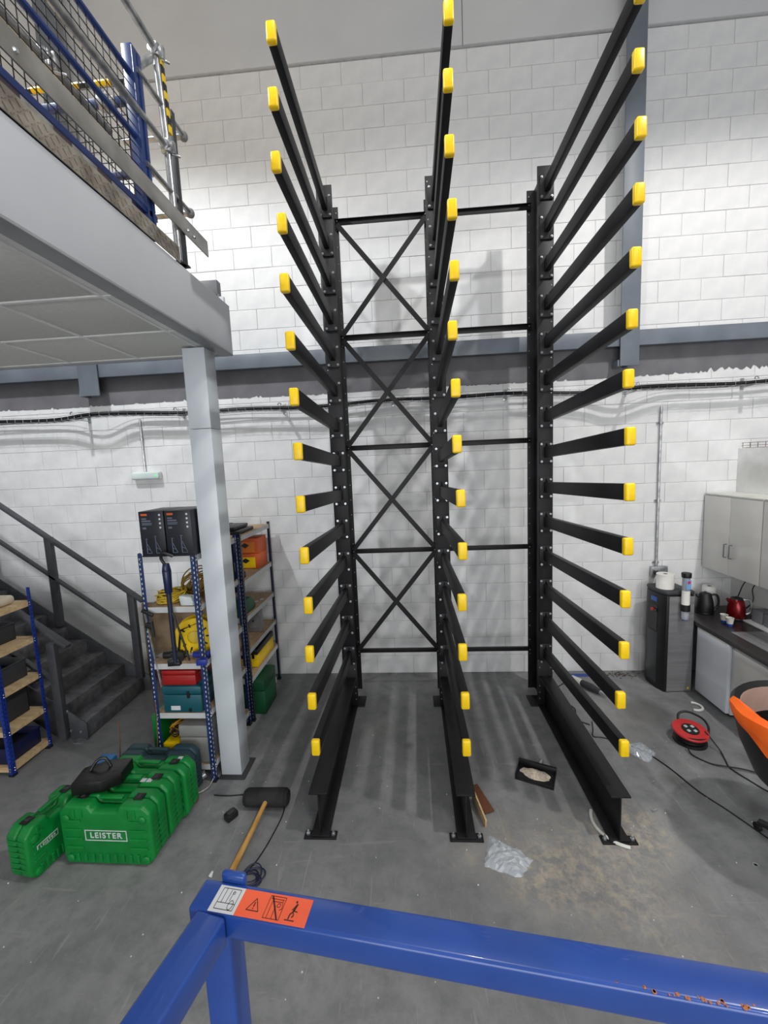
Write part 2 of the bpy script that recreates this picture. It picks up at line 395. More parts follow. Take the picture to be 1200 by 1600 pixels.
# ------------------------------------------------------------------ cantilever rack
CX = (-0.27, 0.752, 1.77); YF, YK = -0.735, -0.375
TIP = ((-0.252, -0.266, -0.276, -0.263, -0.271, -0.26, -0.259, -0.257, -0.263, -0.26, -0.256, -0.269, -0.274, -0.269),
       (0.763, 0.752, 0.751, 0.759, 0.764, 0.745, 0.756, 0.757, 0.773, 0.778, 0.767, 0.764, 0.774, 0.776),
       (1.80, 1.798, 1.821, 1.82, 1.811, 1.799, 1.786, 1.805, 1.81, 1.807, 1.8, 1.8, 1.784, 1.816))
rack = thing('cantilever_rack', 'tall black cantilever rack with yellow-tipped arms on three columns', 'rack', (0.75, -0.55, 0))
RO = Vector((0.75, -0.55, 0))
AL = 1.525
arm_me = MB().box(-0.025, 0.025, -AL, 0, -0.052, 0.052).mesh('arm', black_steel, bevel=0.004)
cap_mb = MB().box(-0.029, 0.029, -AL - 0.012, -AL + 0.028, -0.057, 0.055)
cap_me = cap_mb.mesh('end_cap', yellow, bevel=0.011, seg=3)
plate_me = MB().box(-0.062, 0.062, 0.006, 0.018, -0.11, 0.1).mesh('arm_plate', black_steel, bevel=0.002)
gus_me = MB().prism([(0.006, 0.052), (-0.06, 0.052), (0.006, 0.094)], -0.004, 0.004, 'x').mesh('gusset', black_steel)
def bolt_mesh(r=0.0085):
    return MB().cone((0, 0.003, 0), (0, -0.002, 0), r * 1.35, r * 1.35, 12).cone((0, -0.002, 0), (0, -0.009, 0), r, r * 0.9, 6).mesh('bolt', zinc, smooth=False)
bolt_me = bolt_mesh(); bolt_s = bolt_mesh(0.0042)
for ci, cx in enumerate(CX):
    x0, x1 = cx - 0.075, cx + 0.075
    colm = MB().box(x0, x1, YF, YF + 0.011, 0.012, 5.22).box(x0, x1, YK - 0.011, YK, 0.012, 5.22).box(cx - 0.004, cx + 0.004, YF + 0.011, YK - 0.011, 0.012, 5.22)
    co = part('column', colm, black_steel, rack, bevel=0.002)
    hol = MB()
    for k in range(30):
        z = 0.42 + k * 0.1635
        for sx in (-1, 1):
            xx = cx + sx * 0.055
            hol.cyl((xx, YK - 0.0115, z), (xx, YK - 0.0125, z), 0.0055, 8)
            if k % 2 and sx < 0 and ci != 2 or (k % 2 and sx > 0 and ci == 2): hol.cyl((xx, YF - 0.0005, z + 0.01), (xx, YF - 0.0015, z + 0.01), 0.0055, 8)
    part('bolt_hole_row', hol, zinc, co, kind='stuff', smooth=False)
    part('column_plate', MB().box(cx - 0.14, cx + 0.14, YF + 0.0, YF + 0.2, 0, 0.012), black_steel, rack, bevel=0.002)
    # base I-beam
    bm_ = MB().box(cx - 0.065, cx + 0.065, -2.33, YF - 0.014, 0.335, 0.348).box(cx - 0.065, cx + 0.065, -2.33, YF - 0.014, 0.012, 0.024).box(cx - 0.004, cx + 0.004, -2.33, YF - 0.014, 0.024, 0.335)
    bo = part('base_beam', bm_, black_steel, rack, bevel=0.002)
    part('flange_plate', MB().box(cx - 0.075, cx + 0.075, YF - 0.014, YF - 0.001, 0.03, 0.52), black_steel, bo, bevel=0.002)
    part('base_plate', MB().box(cx - 0.115, cx + 0.115, -2.34, -2.275, 0, 0.012), black_steel, bo, bevel=0.002)
    for sx in (-1, 1):
        b = put('anchor_bolt', MB().cyl((0, 0, 0), (0, 0, 0.03), 0.007, 8).cone((0, 0, 0), (0, 0, 0.012), 0.014, 0.014, 6).mesh('anchor_bolt', zinc, smooth=False), bo, Vector((cx + sx * 0.09, -2.307, 0.012)) - RO)
        for zz in (0.1, 0.17, 0.24, 0.44):
            put('bolt', bolt_s, bo, Vector((cx + sx * 0.055, YF - 0.016, zz)) - RO)
    for k in range(14):
        zc = 0.594 + 0.342 * (13 - k)
        rz = math.atan2(TIP[ci][k] - cx - 0.012, 1.56); slope = math.radians(2.25)
        a = put('arm', arm_me, rack, Vector((cx + 0.006, YF - 0.02, zc)) - RO)
        a.rotation_euler = (-slope, 0, rz)
        put('end_cap', cap_me, a)
        pl = put('arm_plate', plate_me, a, (0, 0, 0)); pl.rotation_euler = (slope, 0, -rz)
        g_ = put('gusset', gus_me, a)
        for sx in (-1, 1):
            for zz in (0.078, -0.09):
                put('bolt', bolt_me, a, (sx * 0.045, 0.004, zz))
BZ = (5.06, 3.925, 2.78, 1.645, 0.485)
for x0, x1, full in ((CX[0], CX[1], True), (CX[1], CX[2], False)):
    xa, xb = x0 + 0.07, x1 - 0.07; yy = YK - 0.022
    for i, z in enumerate(BZ):
        part('horizontal_brace', MB().box(xa - 0.03, xb + 0.03, yy - 0.006, yy, z - 0.027, z + 0.027).box(xa - 0.03, xb + 0.03, yy - 0.03, yy - 0.006, z + 0.022, z + 0.027), black_steel, rack, bevel=0.001)
        if full and i < 4:
            z2 = BZ[i + 1]
            part('diagonal_brace', MB().bar((xa - 0.01, yy - 0.014, z - 0.02), (xb + 0.01, yy - 0.014, z2 + 0.02), 0.006, 0.05, (0, 0, 1)), black_steel, rack)
            part('diagonal_brace', MB().bar((xb + 0.01, yy - 0.028, z - 0.02), (xa - 0.01, yy - 0.028, z2 + 0.02), 0.006, 0.05, (0, 0, 1)), black_steel, rack)
        for xx in (xa - 0.005, xb + 0.005): put('bolt', bolt_s, rack, Vector((xx, yy - 0.034, z)) - RO)

# ------------------------------------------------------------------ mezzanine
mz = thing('mezzanine', 'pale grey mezzanine platform with tiled soffit jutting in at the upper left', 'mezzanine', (-2.5, -3, 3.97))
EY, FX = -1.45, -0.975
part('edge_fascia', MB().prism([(FX - 0.03, 3.55), (FX, 3.55), (FX, 3.93), (FX - 0.075, 4.0), (FX - 0.095, 4.0), (FX - 0.03, 3.915)], -7.2, EY), fascia_m, mz, bevel=0.003)
part('end_fascia', MB().box(-6.4, FX - 0.03, EY - 0.03, EY, 3.55, 4.0), fascia_m, mz, bevel=0.003)
part('soffit_trim', MB().box(FX - 0.1, FX, -7.2, EY, 3.538, 3.55).box(-6.4, FX - 0.1, EY - 0.05, EY, 3.538, 3.55), mat('trim_grey', rgb(150, 152, 156), 0.5), mz, bevel=0.002)
part('deck', MB().box(-6.4, FX - 0.1, -7.2, EY - 0.03, 3.9, 3.97), ply, mz)
tile = MB().box(0, 0.592, 0, 0.592, 0, 0.012).mesh('soffit_tile', soffit_m, bevel=0.002)
for i in range(9):
    for j in range(10):
        x = FX - 0.1 - 0.6 * (i + 1) - 0.07; y = EY - 0.06 - 0.6 * (j + 1)
        put('soffit_tile', tile, mz, Vector((x + 0.004, y + 0.004, 3.552)) - Vector((-2.5, -3, 3.97)))
gr = MB()
for i in range(10): gr.box(FX - 0.17 - 0.6 * i - 0.012, FX - 0.17 - 0.6 * i + 0.012, -7.2, EY - 0.05, 3.545, 3.553)
for j in range(11): gr.box(-6.4, FX - 0.1, EY - 0.06 - 0.6 * j - 0.012, EY - 0.06 - 0.6 * j + 0.012, 3.5445, 3.5525)
gr.box(FX - 0.17, FX - 0.09, -7.2, EY - 0.04, 3.549, 3.556)
part('ceiling_grid', gr, white_m, mz)
part('grey_channel', MB().box(-1.2, -1.05, EY - 0.03, EY + 0.04, 4.0, 4.13).box(-1.07, -1.04, EY - 0.03, EY + 0.06, 3.95, 4.02), mat('channel_grey', rgb(104, 106, 112), 0.5), mz, bevel=0.003)
po = thing('support_post', 'square pale grey post holding up the mezzanine corner beside blue shelving', 'post', (-1.16, -1.66, 0))
part('casing', MB().box(-1.25, -1.075, -1.75, -1.575, 0.015, 2.93).box(-1.25, -1.075, -1.75, -1.575, 2.934, 3.538), post_m, po, bevel=0.003)
part('base_plate', MB().box(-1.262, -1.035, -1.79, -1.535, 0, 0.014), dkgrey, po, bevel=0.002)
for y in (0.42, 0.86, 1.42): pass
# toe plates
tk = thing('kick_plate', 'checker plate kick board along the top of the mezzanine edge', 'kick plate', (-0.96, -3.5, 3.93))
kp = part('plate', MB().box(-0.972, -0.966, -6.5, -2.19, 3.935, 4.03), checker, tk)
lug = MB()
for i in range(116):
    for j in range(3):
        y = -2.22 - i * 0.03; z = 3.952 + j * 0.028; s = 1 if (i + j) % 2 else -1
        lug.bar((-0.9655, y - 0.009, z - 0.009 * s), (-0.9655, y + 0.009, z + 0.009 * s), 0.004, 0.005, (1, 0, 0))
part('raised_lugs', lug, checker, tk, kind='stuff', smooth=False)
tb = thing('toe_board', 'flat bare aluminium toe board bolted along the guardrail posts', 'toe board', (-1.0, -3.5, 4.16))
part('board', MB().box(-0.975, -0.967, -6.5, -1.77, 4.16, 4.268), alu, tb, bevel=0.001)
for y in (-2.05, -1.97, -3.28): part('rivet', MB().cone((-0.967, y, 4.2), (-0.958, y, 4.2), 0.011, 0.008, 8), zinc, tb)
# galvanised guardrail
gl = thing('guard_rail', 'galvanised tube guardrail with clamps and striped tape on the mezzanine edge', 'guardrail', (-1.0, -3, 3.97))
R_ = 0.0215
X0 = -1.0
def tubep(nm, pts, r=R_, m=None, par=None): return part(nm, MB().tube(pts, r, 12), m or galv, par or gl)
tubep('post', [(X0, -2.14, 3.97), (X0, -2.16, 4.66), (X0, -2.2, 5.17)])
tubep('mid_rail', [(X0, -6.5, 4.60), (X0, -2.2, 4.63)])
tubep('top_rail', [(X0, -6.5, 5.155), (X0, -2.2, 5.155)])
tubep('brace_tube', [(X0 - 0.05, -2.42, 4.85), (X0 - 0.02, -2.23, 5.08)], 0.024)
tubep('upper_side_rail', [(X0, -2.42, 4.86), (X0, -1.93, 4.86)], 0.017)
tubep('lower_side_rail', [(X0, -2.42, 4.375), (X0, -1.93, 4.375)], 0.017)
tubep('upper_cross_tube', [(X0, -1.93, 4.86), (X0 - 0.42, -1.93, 4.86)], 0.02)
tubep('lower_cross_tube', [(X0, -1.93, 4.375), (X0 - 0.32, -1.93, 4.375)], 0.02)
tubep('low_tube', [(X0 - 0.08, -6.5, 4.42), (X0 - 0.08, -2.6, 4.42)], 0.02)
for p in ((X0, -1.93, 4.86), (X0, -1.93, 4.375)): part('elbow', MB().lathe([(0.0, -0.026), (0.02, -0.024), (0.028, -0.01), (0.028, 0.01), (0.02, 0.024), (0.0, 0.026)], p, 14), midgrey, gl)
def clamp(p, nm='clamp'):
    p = Vector(p)
    c = MB().cyl(p + Vector((0, 0, -0.035)), p + Vector((0, 0, 0.035)), 0.032, 12).cyl(p + Vector((0, -0.03, 0)), p + Vector((0, 0.03, 0)), 0.032, 12).cyl(p + Vector((0.02, 0.02, -0.03)), p + Vector((0.06, 0.05, -0.03)), 0.009, 6).box(p.x + 0.01, p.x + 0.045, p.y + 0.01, p.y + 0.035, p.z - 0.03, p.z + 0.04)
    part(nm, c, galv, gl, bevel=0.002)
clamp((X0, -2.17, 4.63)); clamp((X0, -2.2, 5.14)); clamp((X0 - 0.08, -3.0, 4.42)); clamp((X0 - 0.12, -2.55, 4.6))
for i in range(9):
    z0 = 4.72 + i * 0.045
    part('tape_band', MB().box(X0 + 0.008, X0 + 0.027, -2.155 - (z0 - 4.66) * 0.08, -2.125 - (z0 - 4.66) * 0.08, z0, z0 + 0.045), (yellow, black_p)[i % 2], gl, label=('yellow tape band', 'black tape band')[i % 2])
ps = thing('square_post', 'dark grey square steel post standing right of the galvanised tube', 'post', (-1.0, -2.06, 3.97))
part('tube', MB().box(-1.022, -0.982, -2.1, -2.06, 3.97, 4.9), dkgrey, ps, bevel=0.003)
part('foot', MB().box(-1.04, -0.98, -2.12, -2.03, 3.97, 3.98), dkgrey, ps, bevel=0.002)
# blue mesh gate
blue_gate = mat('gate_blue', rgb(34, 56, 112), 0.35, 0, rgb(28, 48, 100), 8)
bg = thing('mesh_gate', 'blue framed pallet gate with wire mesh panels on the mezzanine', 'gate', (-1.1, -3, 3.97))
part('gate_post', MB().box(-1.06, -1.0, -2.45, -2.385, 3.97, 4.97), blue_gate, bg, bevel=0.004)
part('gate_post_channel', MB().box(-1.0, -0.992, -2.455, -2.44, 3.97, 4.955).box(-1.0, -0.992, -2.405, -2.38, 3.97, 4.955), blue_gate, bg, bevel=0.002)
part('top_rail', MB().tube([(-1.03, -6.5, 4.83), (-1.03, -2.42, 4.83)], 0.017, 10), blue_gate, bg)
part('mid_rail', MB().tube([(-1.03, -6.5, 4.50), (-1.03, -2.42, 4.50)], 0.017, 10), blue_gate, bg)
part('bottom_rail', MB().box(-1.06, -1.0, -6.5, -2.35, 4.09, 4.125).box(-1.045, -1.0, -6.5, -2.35, 3.985, 4.045), blue_gate, bg, bevel=0.003)
part('cross_rail', MB().box(-1.7, -1.05, -2.44, -2.41, 4.68, 4.72), blue_gate, bg, bevel=0.003)
part('cross_rail', MB().box(-1.7, -1.05, -2.44, -2.41, 4.30, 4.33), blue_gate, bg, bevel=0.003)
part('striped_bar', MB().cyl((-1.7, -2.43, 4.8), (-1.05, -2.43, 4.8), 0.014, 10), black_p, bg)
for i in range(3): part('yellow_band', MB().cyl((-1.62 + i * 0.19, -2.43, 4.8), (-1.53 + i * 0.19, -2.43, 4.8), 0.0155, 10), yellow, bg, label='yellow band')
part('silver_tube', MB().cyl((-1.5, -2.36, 4.36), (-1.0, -2.36, 4.36), 0.021, 12), galv, bg)
wire = MB(); nw = 62
for i in range(nw): wire.bar((-1.03, -2.5 - i * 0.052, 4.12), (-1.03, -2.5 - i * 0.052, 4.83), 0.0035, 0.0035)
for j in range(14): wire.bar((-1.03, -5.8, 4.14 + j * 0.052), (-1.03, -2.44, 4.14 + j * 0.052), 0.0035, 0.0035)
for i in range(11): wire.bar((-1.68 + i * 0.06, -2.425, 4.0), (-1.68 + i * 0.06, -2.425, 4.7), 0.0035, 0.0035)
for j in range(12): wire.bar((-1.7, -2.425, 4.03 + j * 0.06), (-1.05, -2.425, 4.03 + j * 0.06), 0.0035, 0.0035)
part('wire_mesh', wire, black_steel, bg, kind='stuff', smooth=False)
for i in range(4):
    part('slot_strip', MB().box(-0.999, -0.996, -2.75 - i * 0.25, -2.6 - i * 0.25, 4.052, 4.078), galv, bg)

# ------------------------------------------------------------------ cable tray, lamp, conduits
XS = [-6 + 0.1 * i for i in range(125)]
def sag(x): return 3.27 + 0.012 * math.sin(x * 1.7) + 0.01 * math.sin(x * 4.1 + 1)
tr = thing('cable_tray', 'wire basket cable tray running along the back wall below the beam', 'cable tray', (0, -0.1, 3.27))
def yof(x):
    d = 0.0
    for c in (-3.26, 2.83): d = max(d, 0.09 * math.exp(-((x - c) / 0.28) ** 2))
    return d
wr = MB()
for dy, dz in ((-0.05, 0.05), (-0.05, 0.0), (-0.12, 0.0), (-0.19, 0.0), (-0.19, 0.05)):
    wr.tube([(x, dy - yof(x), sag(x) + dz) for x in XS], 0.0024, 4)
for x in XS:
    wr.tube([(x, -0.05 - yof(x), sag(x) + 0.05), (x, -0.05 - yof(x), sag(x)), (x, -0.19 - yof(x), sag(x)), (x, -0.19 - yof(x), sag(x) + 0.05)], 0.002, 4)
part('wire_basket', wr, galv, tr, kind='stuff')
for x in (-5.2, -3.42, -2.22, -1.0, 0.28, 1.55, 2.86, 4.1, 5.3):
    part('bracket', MB().box(x - 0.02, x + 0.02, -0.006 - yof(x) * 0, 0.0, sag(x) - 0.03, sag(x) + 0.09).box(x - 0.02, x + 0.02, -0.22 - yof(x), 0.0, sag(x) - 0.012, sag(x) - 0.006), galv, tr, bevel=0.001)
    part('bracket_clip', MB().tube([(x + 0.02 * math.cos(t * PI / 4), -0.2 - yof(x), sag(x) + 0.05 + 0.025 * math.sin(t * PI / 4)) for t in range(5)], 0.006, 6), galv, tr)
def bundle(name, lab, y0, n, r, seed):
    rnd = random.Random(seed); m = MB()
    for k in range(n):
        ph = rnd.uniform(0, 6); a = rnd.uniform(-0.02, 0.02); hb = rnd.uniform(0.004, 0.03)
        m.tube([(x, y0 + a - yof(x) + 0.008 * math.sin(x * 2.3 + ph), sag(x) + hb + r + 0.004 * math.sin(x * 3.1 + ph)) for x in XS], r, 5)
    solo(name, m, cable_b, lab, 'cables')
bundle('cable_bundle', 'bundle of black cables lying in the front of the wall tray', -0.168, 6, 0.0065, 1)
bundle('cable_bundle', 'second bundle of black cables lying against the wall side of the tray', -0.085, 5, 0.006, 2)
el = thing('emergency_lamp', 'white bulkhead emergency lamp with green light hanging on the back wall', 'lamp', (-2.75, -0.04, 2.575))
part('housing', MB().box(-2.93, -2.575, -0.05, 0.0, 2.53, 2.625), white_m, el, bevel=0.015, seg=3)
part('lens', MB().box(-2.925, -2.58, -0.078, -0.045, 2.535, 2.62), mat('lens_plastic', rgb(214, 226, 224), 0.25, 0, rgb(206, 220, 218), 6), el, bevel=0.018, seg=3)
part('indicator', MB().cyl((-2.61, -0.08, 2.575), (-2.61, -0.083, 2.575), 0.009, 10), green_led, el)
part('drop_conduit', MB().cyl((-2.775, -0.02, 2.625), (-2.775, -0.02, 3.26), 0.011, 8).cyl((-2.775, -0.02, 3.0), (-2.775, -0.02, 3.03), 0.018, 8), galv, el)
cdt = thing('conduit', 'galvanised conduit dropping down the wall to a socket above the water cooler', 'conduit', (3.25, -0.02, 1.28))
part('pipe', MB().cyl((3.25, -0.025, 1.29), (3.25, -0.025, 3.1), 0.0125, 10), galv, cdt)
for z in (1.33, 2.05, 2.92): part('saddle_clip', MB().box(3.215, 3.285, -0.012, 0, z - 0.012, z + 0.012).cyl((3.25, -0.025, z - 0.01), (3.25, -0.025, z + 0.01), 0.018, 10), galv, cdt)
sk = thing('socket_box', 'metal double socket box with a black plug on the wall above the cooler', 'socket', (3.28, -0.03, 1.24))
part('box', MB().box(3.19, 3.37, -0.045, 0, 1.17, 1.29), galv, sk, bevel=0.006)
part('faceplate', MB().box(3.195, 3.365, -0.052, -0.045, 1.175, 1.285), zinc, sk, bevel=0.003)
part('plug', MB().box(3.205, 3.25, -0.09, -0.052, 1.2, 1.245), black_p, sk, bevel=0.006)
part('plug_lead', MB().tube(smooth_path([(3.227, -0.07, 1.2), (3.2, -0.08, 1.1), (3.19, -0.05, 0.9), (3.2, -0.03, 0.6)]), 0.005, 6), white_m, sk)



# ------------------------------------------------------------------ blue lift guardrail in the foreground
lg = thing('lift_guardrail', 'blue painted square-tube guardrail crossing the foreground', 'guardrail', (0.12, -4.36, 0.9))
a0, a1 = Vector((0.072, -4.346, 1.877)), Vector((1.25, -4.498, 1.877))
part('top_rail', MB().bar(a0, a1, 0.052, 0.046), blue_paint, lg, bevel=0.006, seg=3)
part('side_rail', MB().bar((0.112, -4.376, 1.874), (0.0, -4.87, 1.874), 0.054, 0.05), blue_paint, lg, bevel=0.006, seg=3)
part('corner_post', MB().bar((0.112, -4.35, 1.86), (0.112, -4.35, 0.1), 0.05, 0.05, (0, 1, 0)), blue_paint, lg, bevel=0.005, seg=3)
part('corner_gusset', MB().prism([(-4.375, 1.852), (-4.43, 1.852), (-4.375, 1.79)], 0.09, 0.098, 'x'), blue_paint, lg, bevel=0.001)
part('lug', MB().bar((0.106, -4.321, 1.902), (0.150, -4.327, 1.902), 0.012, 0.026), blue_paint, lg, bevel=0.005, seg=3)
part('floor_frame', MB().bar((0.07, -4.35, 0.1), (1.25, -4.5, 0.1), 0.05, 0.05).bar((0.11, -4.36, 0.1), (0, -4.87, 0.1), 0.05, 0.05), blue_paint, lg, bevel=0.005)
part('wheel', MB().cyl((0.14, -4.36, 0.04), (0.19, -4.366, 0.04), 0.04, 16).cyl((1.14, -4.49, 0.04), (1.19, -4.496, 0.04), 0.04, 16), rubber, lg)
rc = MB(); rr = random.Random(4)
for t, n in ((0.69, 2), (0.73, 4), (0.76, 3), (0.785, 3), (0.81, 4), (0.83, 4), (0.86, 5), (0.9, 3)):
    for i in range(n):
        c = Vector((0.09 + 0.9 * t, -4.346 - 0.1162 * t - 0.021 - rr.uniform(0.0, 0.006), 1.9004)); s_ = rr.uniform(0.001, 0.0032)
        rc.lathe([(s_, -0.0004), (s_ * 0.8, 0.0003)], c + Vector((rr.uniform(-0.01, 0.01), 0, 0)), 7)
part('paint_chips', rc, rust, lg, kind='stuff', smooth=False)
# sticker: white panel and orange panel with pictograms, flat print
rd = math.atan2(a1.y - a0.y, a1.x - a0.x)
SM = Matrix.Translation((0.107, -4.3545, 1.9003)) @ rot(0, 0, rd)
st = thing('warning_sticker', 'orange and white pictogram warning sticker on the corner of the blue rail', 'sticker', (0.12, -4.36, 1.9003))
part('white_panel', MB().box(0, 0.046, -0.021, 0.021, 0, 0.0004, SM), print_w, st, smooth=False, label='white panel')
part('orange_panel', MB().box(0.046, 0.166, -0.021, 0.021, 0, 0.0004, SM), stk_org, st, smooth=False, label='orange panel')
def ln(mb, pts, wd=0.0007, z=0.0007):
    for (xa, ya), (xb, yb) in zip(pts[:-1], pts[1:]):
        if abs(xa - xb) + abs(ya - yb) < 1e-6: continue
        mb.bar(SM @ Vector((xa, ya, z)), SM @ Vector((xb, yb, z)), wd, 0.0003)
ic = MB()
def rect(x0, y0, x1, y1): return [(x0, y0), (x1, y0), (x1, y1), (x0, y1), (x0, y0)]
ln(ic, rect(0.008, -0.016, 0.040, 0.017)); ln(ic, rect(0.008, -0.016, 0.040, -0.006)); ln(ic, [(0.015, -0.006), (0.015, 0.017)]); ln(ic, [(0.023, -0.006), (0.024, 0.015)])
ln(ic, [(0.033 + 0.004 * math.cos(t * PI / 5), -0.008 + 0.0075 * math.sin(t * PI / 5)) for t in range(11)])
ln(ic, [(0.030 + 0.002 * math.cos(t * PI / 4), 0.011 + 0.002 * math.sin(t * PI / 4)) for t in range(9)]); ln(ic, [(0.028, -0.002), (0.029, 0.014)])
part('white_panel_diagram', ic, stk_blk, st, smooth=False)
tri = MB(); ln(tri, [(0.062, -0.010), (0.083, -0.010), (0.0725, 0.009), (0.062, -0.010)], 0.0011)
ln(tri, [(0.0725, 0.003), (0.0725, -0.004)], 0.0016); ln(tri, [(0.0725, -0.006), (0.0725, -0.0075)], 0.0016)
part('warning_triangle', tri, stk_blk, st, smooth=False)
lf = MB(); ln(lf, rect(0.094, -0.017, 0.121, 0.017)); ln(lf, [(0.1, -0.017), (0.1, 0.009), (0.117, 0.009)]); ln(lf, [(0.108, -0.017), (0.108, 0.003)])
ln(lf, [(0.113 + 0.003 * math.cos(t * PI / 4), 0.004 + 0.003 * math.sin(t * PI / 4)) for t in range(9)]); ln(lf, [(0.117, 0.012), (0.12, 0.0), (0.116, -0.003)]); ln(lf, [(0.096, 0.013), (0.119, 0.013)])
ln(lf, [(0.097, 0.017), (0.118, -0.017)], 0.0024)
part('crossed_lift_pictogram', lf, stk_blk, st, smooth=False)
fm = MB(); fm.lathe([(0.0017, 0.0005), (0.0017, 0.0009)], SM @ Vector((0.1405, 0.0135, 0)), 10)
ln(fm, [(0.143, 0.011), (0.140, -0.001)], 0.0028); ln(fm, [(0.140, 0.0), (0.147, -0.001)], 0.0012); ln(fm, [(0.142, 0.009), (0.1385, 0.003), (0.137, 0.0005)], 0.0012)
ln(fm, [(0.140, -0.001), (0.136, -0.006), (0.1355, -0.013)], 0.0018); ln(fm, [(0.140, -0.002), (0.1425, -0.007), (0.140, -0.010)], 0.0016); ln(fm, [(0.130, -0.0145), (0.146, -0.0145)], 0.0014)
part('falling_figure_pictogram', fm, stk_blk, st, smooth=False)

# ------------------------------------------------------------------ staircase
sc_ = thing('staircase', 'dark grey steel staircase climbing left along the white block wall', 'stairs', (-2.9, -0.85, 0))
NT = 10
for k in range(NT):
    xf = -2.845 - 0.222 * k; z = 0.185 + 0.158 * k
    t = part('tread', MB().box(xf - 0.245, xf, -1.262, -0.37, z - 0.006, z).box(xf - 0.008, xf, -1.262, -0.37, z - 0.165 if k else 0.02, z - 0.006), tread_m, sc_, bevel=0.002)
    if k < 5:
        lg_ = MB()
        for i in range(40):
            for j in range(7):
                s = 1 if (i + j) % 2 else -1; cx_ = xf - 0.02 - j * 0.033; cy_ = -1.245 + i * 0.022
                lg_.bar((cx_ - 0.006, cy_ - 0.006 * s, z + 0.001), (cx_ + 0.006, cy_ + 0.006 * s, z + 0.001), 0.004, 0.003)
        part('tread_lugs', lg_, tread_m, t, kind='stuff', smooth=False)
def strg(y0, y1, dz, xb, nm):
    f = lambda x: dz + 0.712 * (-2.84 - x)
    poly = [(xb, 0.0), (xb, f(xb)), (-5.2, f(-5.2)), (-5.2, f(-5.2) - 0.36), (-2.84 - (0.36 - dz) / 0.712 * 1.0 - 0.02, 0.0)]
    part(nm, MB().prism(poly, y0, y1), stair_m, sc_, bevel=0.002)
strg(-1.275, -1.263, 0.17, -2.84, 'near_stringer'); strg(-0.368, -0.356, 0.235, -2.77, 'far_stringer')
part('foot_plate', MB().box(-2.95, -2.86, -1.34, -1.26, 0, 0.01), zinc, sc_)
for p in ((-3.02, 0.30), (-2.9, 0.09), (-3.0, 0.1)): part('bolt', MB().cyl((p[0], -1.276, p[1]), (p[0], -1.288, p[1]), 0.012, 8), zinc, sc_)
part('newel_post', MB().box(-3.1, -3.02, -1.33, -1.277, 0.03, 1.02), stair_m, sc_, bevel=0.003)
def hr(nm, x0, z0, x1, y, w_, h_): part(nm, MB().bar((x0, y, z0), (x1, y, z0 + 0.735 * (x0 - x1)), w_, h_), stair_m, sc_, bevel=0.003)
hr('near_handrail', -2.9, 0.985, -5.2, -1.30, 0.07, 0.035)
hr('near_mid_rail', -3.08, 0.63, -5.2, -1.30, 0.05, 0.03)
hr('far_handrail', -2.72, 1.125, -5.2, -0.40, 0.07, 0.032)
hr('far_mid_rail', -2.89, 0.775, -5.2, -0.40, 0.05, 0.028)
for xp in (-2.9, -3.83, -4.76): part('far_post', MB().box(xp, xp + 0.08, -0.425, -0.372, 0.235 + 0.712 * (-2.84 - xp) - 0.1, 1.10 + 0.735 * (-2.72 - xp)), stair_m, sc_, bevel=0.003)

# ------------------------------------------------------------------ shelving
def shelving(name, label, x0, x1, y0, y1, H, levels, um, bm_, slots, edge, tall_slots=True):
    t = thing(name, label, 'shelving', ((x0 + x1) / 2, (y0 + y1) / 2, 0))
    for sx, xx in ((1, x0), (-1, x1)):
        for sy, yy in ((1, y0), (-1, y1)):
            u = part('upright', MB().box(min(xx, xx + sx * 0.036), max(xx, xx + sx * 0.036), yy if sy > 0 else yy - 0.002, yy + 0.002 if sy > 0 else yy, 0, H)
                     .box(xx if sx > 0 else xx - 0.002, xx + 0.002 if sx > 0 else xx, min(yy, yy + sy * 0.036), max(yy, yy + sy * 0.036), 0, H), um, t)
            s = MB(); z = 0.04
            while z < H - 0.03:
                yo = yy - sy * 0.0006; xo = xx - sx * 0.0006
                s.box(xx + sx * 0.012 - 0.004, xx + sx * 0.012 + 0.004, yo - 0.0004, yo + 0.0004, z, z + 0.017)
                s.box(xo - 0.0004, xo + 0.0004, yy + sy * 0.018 - 0.004, yy + sy * 0.018 + 0.004, z + 0.018, z + 0.035)
                z += 0.04
            part('slot_row', s, slots, u, kind='stuff', smooth=False)
            part('foot', MB().box(xx - 0.004 if sx > 0 else xx - 0.04, xx + 0.04 if sx > 0 else xx + 0.004, yy - 0.004 if sy > 0 else yy - 0.04, yy + 0.04 if sy > 0 else yy + 0.004, 0, 0.02), black_p, u)
            rv = MB()
            for z in levels:
                for dz in (-0.012, -0.036):
                    rv.cone((xx + sx * 0.02, yy - sy * 0.001, z + dz), (xx + sx * 0.02, yy - sy * 0.005, z + dz), 0.006, 0.004, 8)
                    rv.cone((xx - sx * 0.001, yy + sy * 0.024, z + dz), (xx - sx * 0.005, yy + sy * 0.024, z + dz), 0.006, 0.004, 8)
            part('rivets', rv, zinc, u, kind='stuff', smooth=False)
    for z in levels:
        part('shelf_board', MB().box(x0 + 0.003, x1 - 0.003, y0 + 0.004, y1 - 0.004, z - 0.012, z), bm_, t, bevel=0.001)
        part('shelf_beam', MB().box(x0 + 0.003, x1 - 0.003, y0 + 0.0025, y0 + 0.004, z - 0.045, z + 0.002).box(x0 + 0.003, x1 - 0.003, y1 - 0.004, y1 - 0.0025, z - 0.045, z + 0.002)
             .box(x0 + 0.0025, x0 + 0.004, y0 + 0.003, y1 - 0.003, z - 0.045, z + 0.002).box(x1 - 0.004, x1 - 0.0025, y0 + 0.003, y1 - 0.003, z - 0.045, z + 0.002), edge, t)
    return t
LA = (1.945, 1.53, 1.05, 0.62, 0.16); LB = (1.945, 1.485, 1.11, 0.765, 0.455)
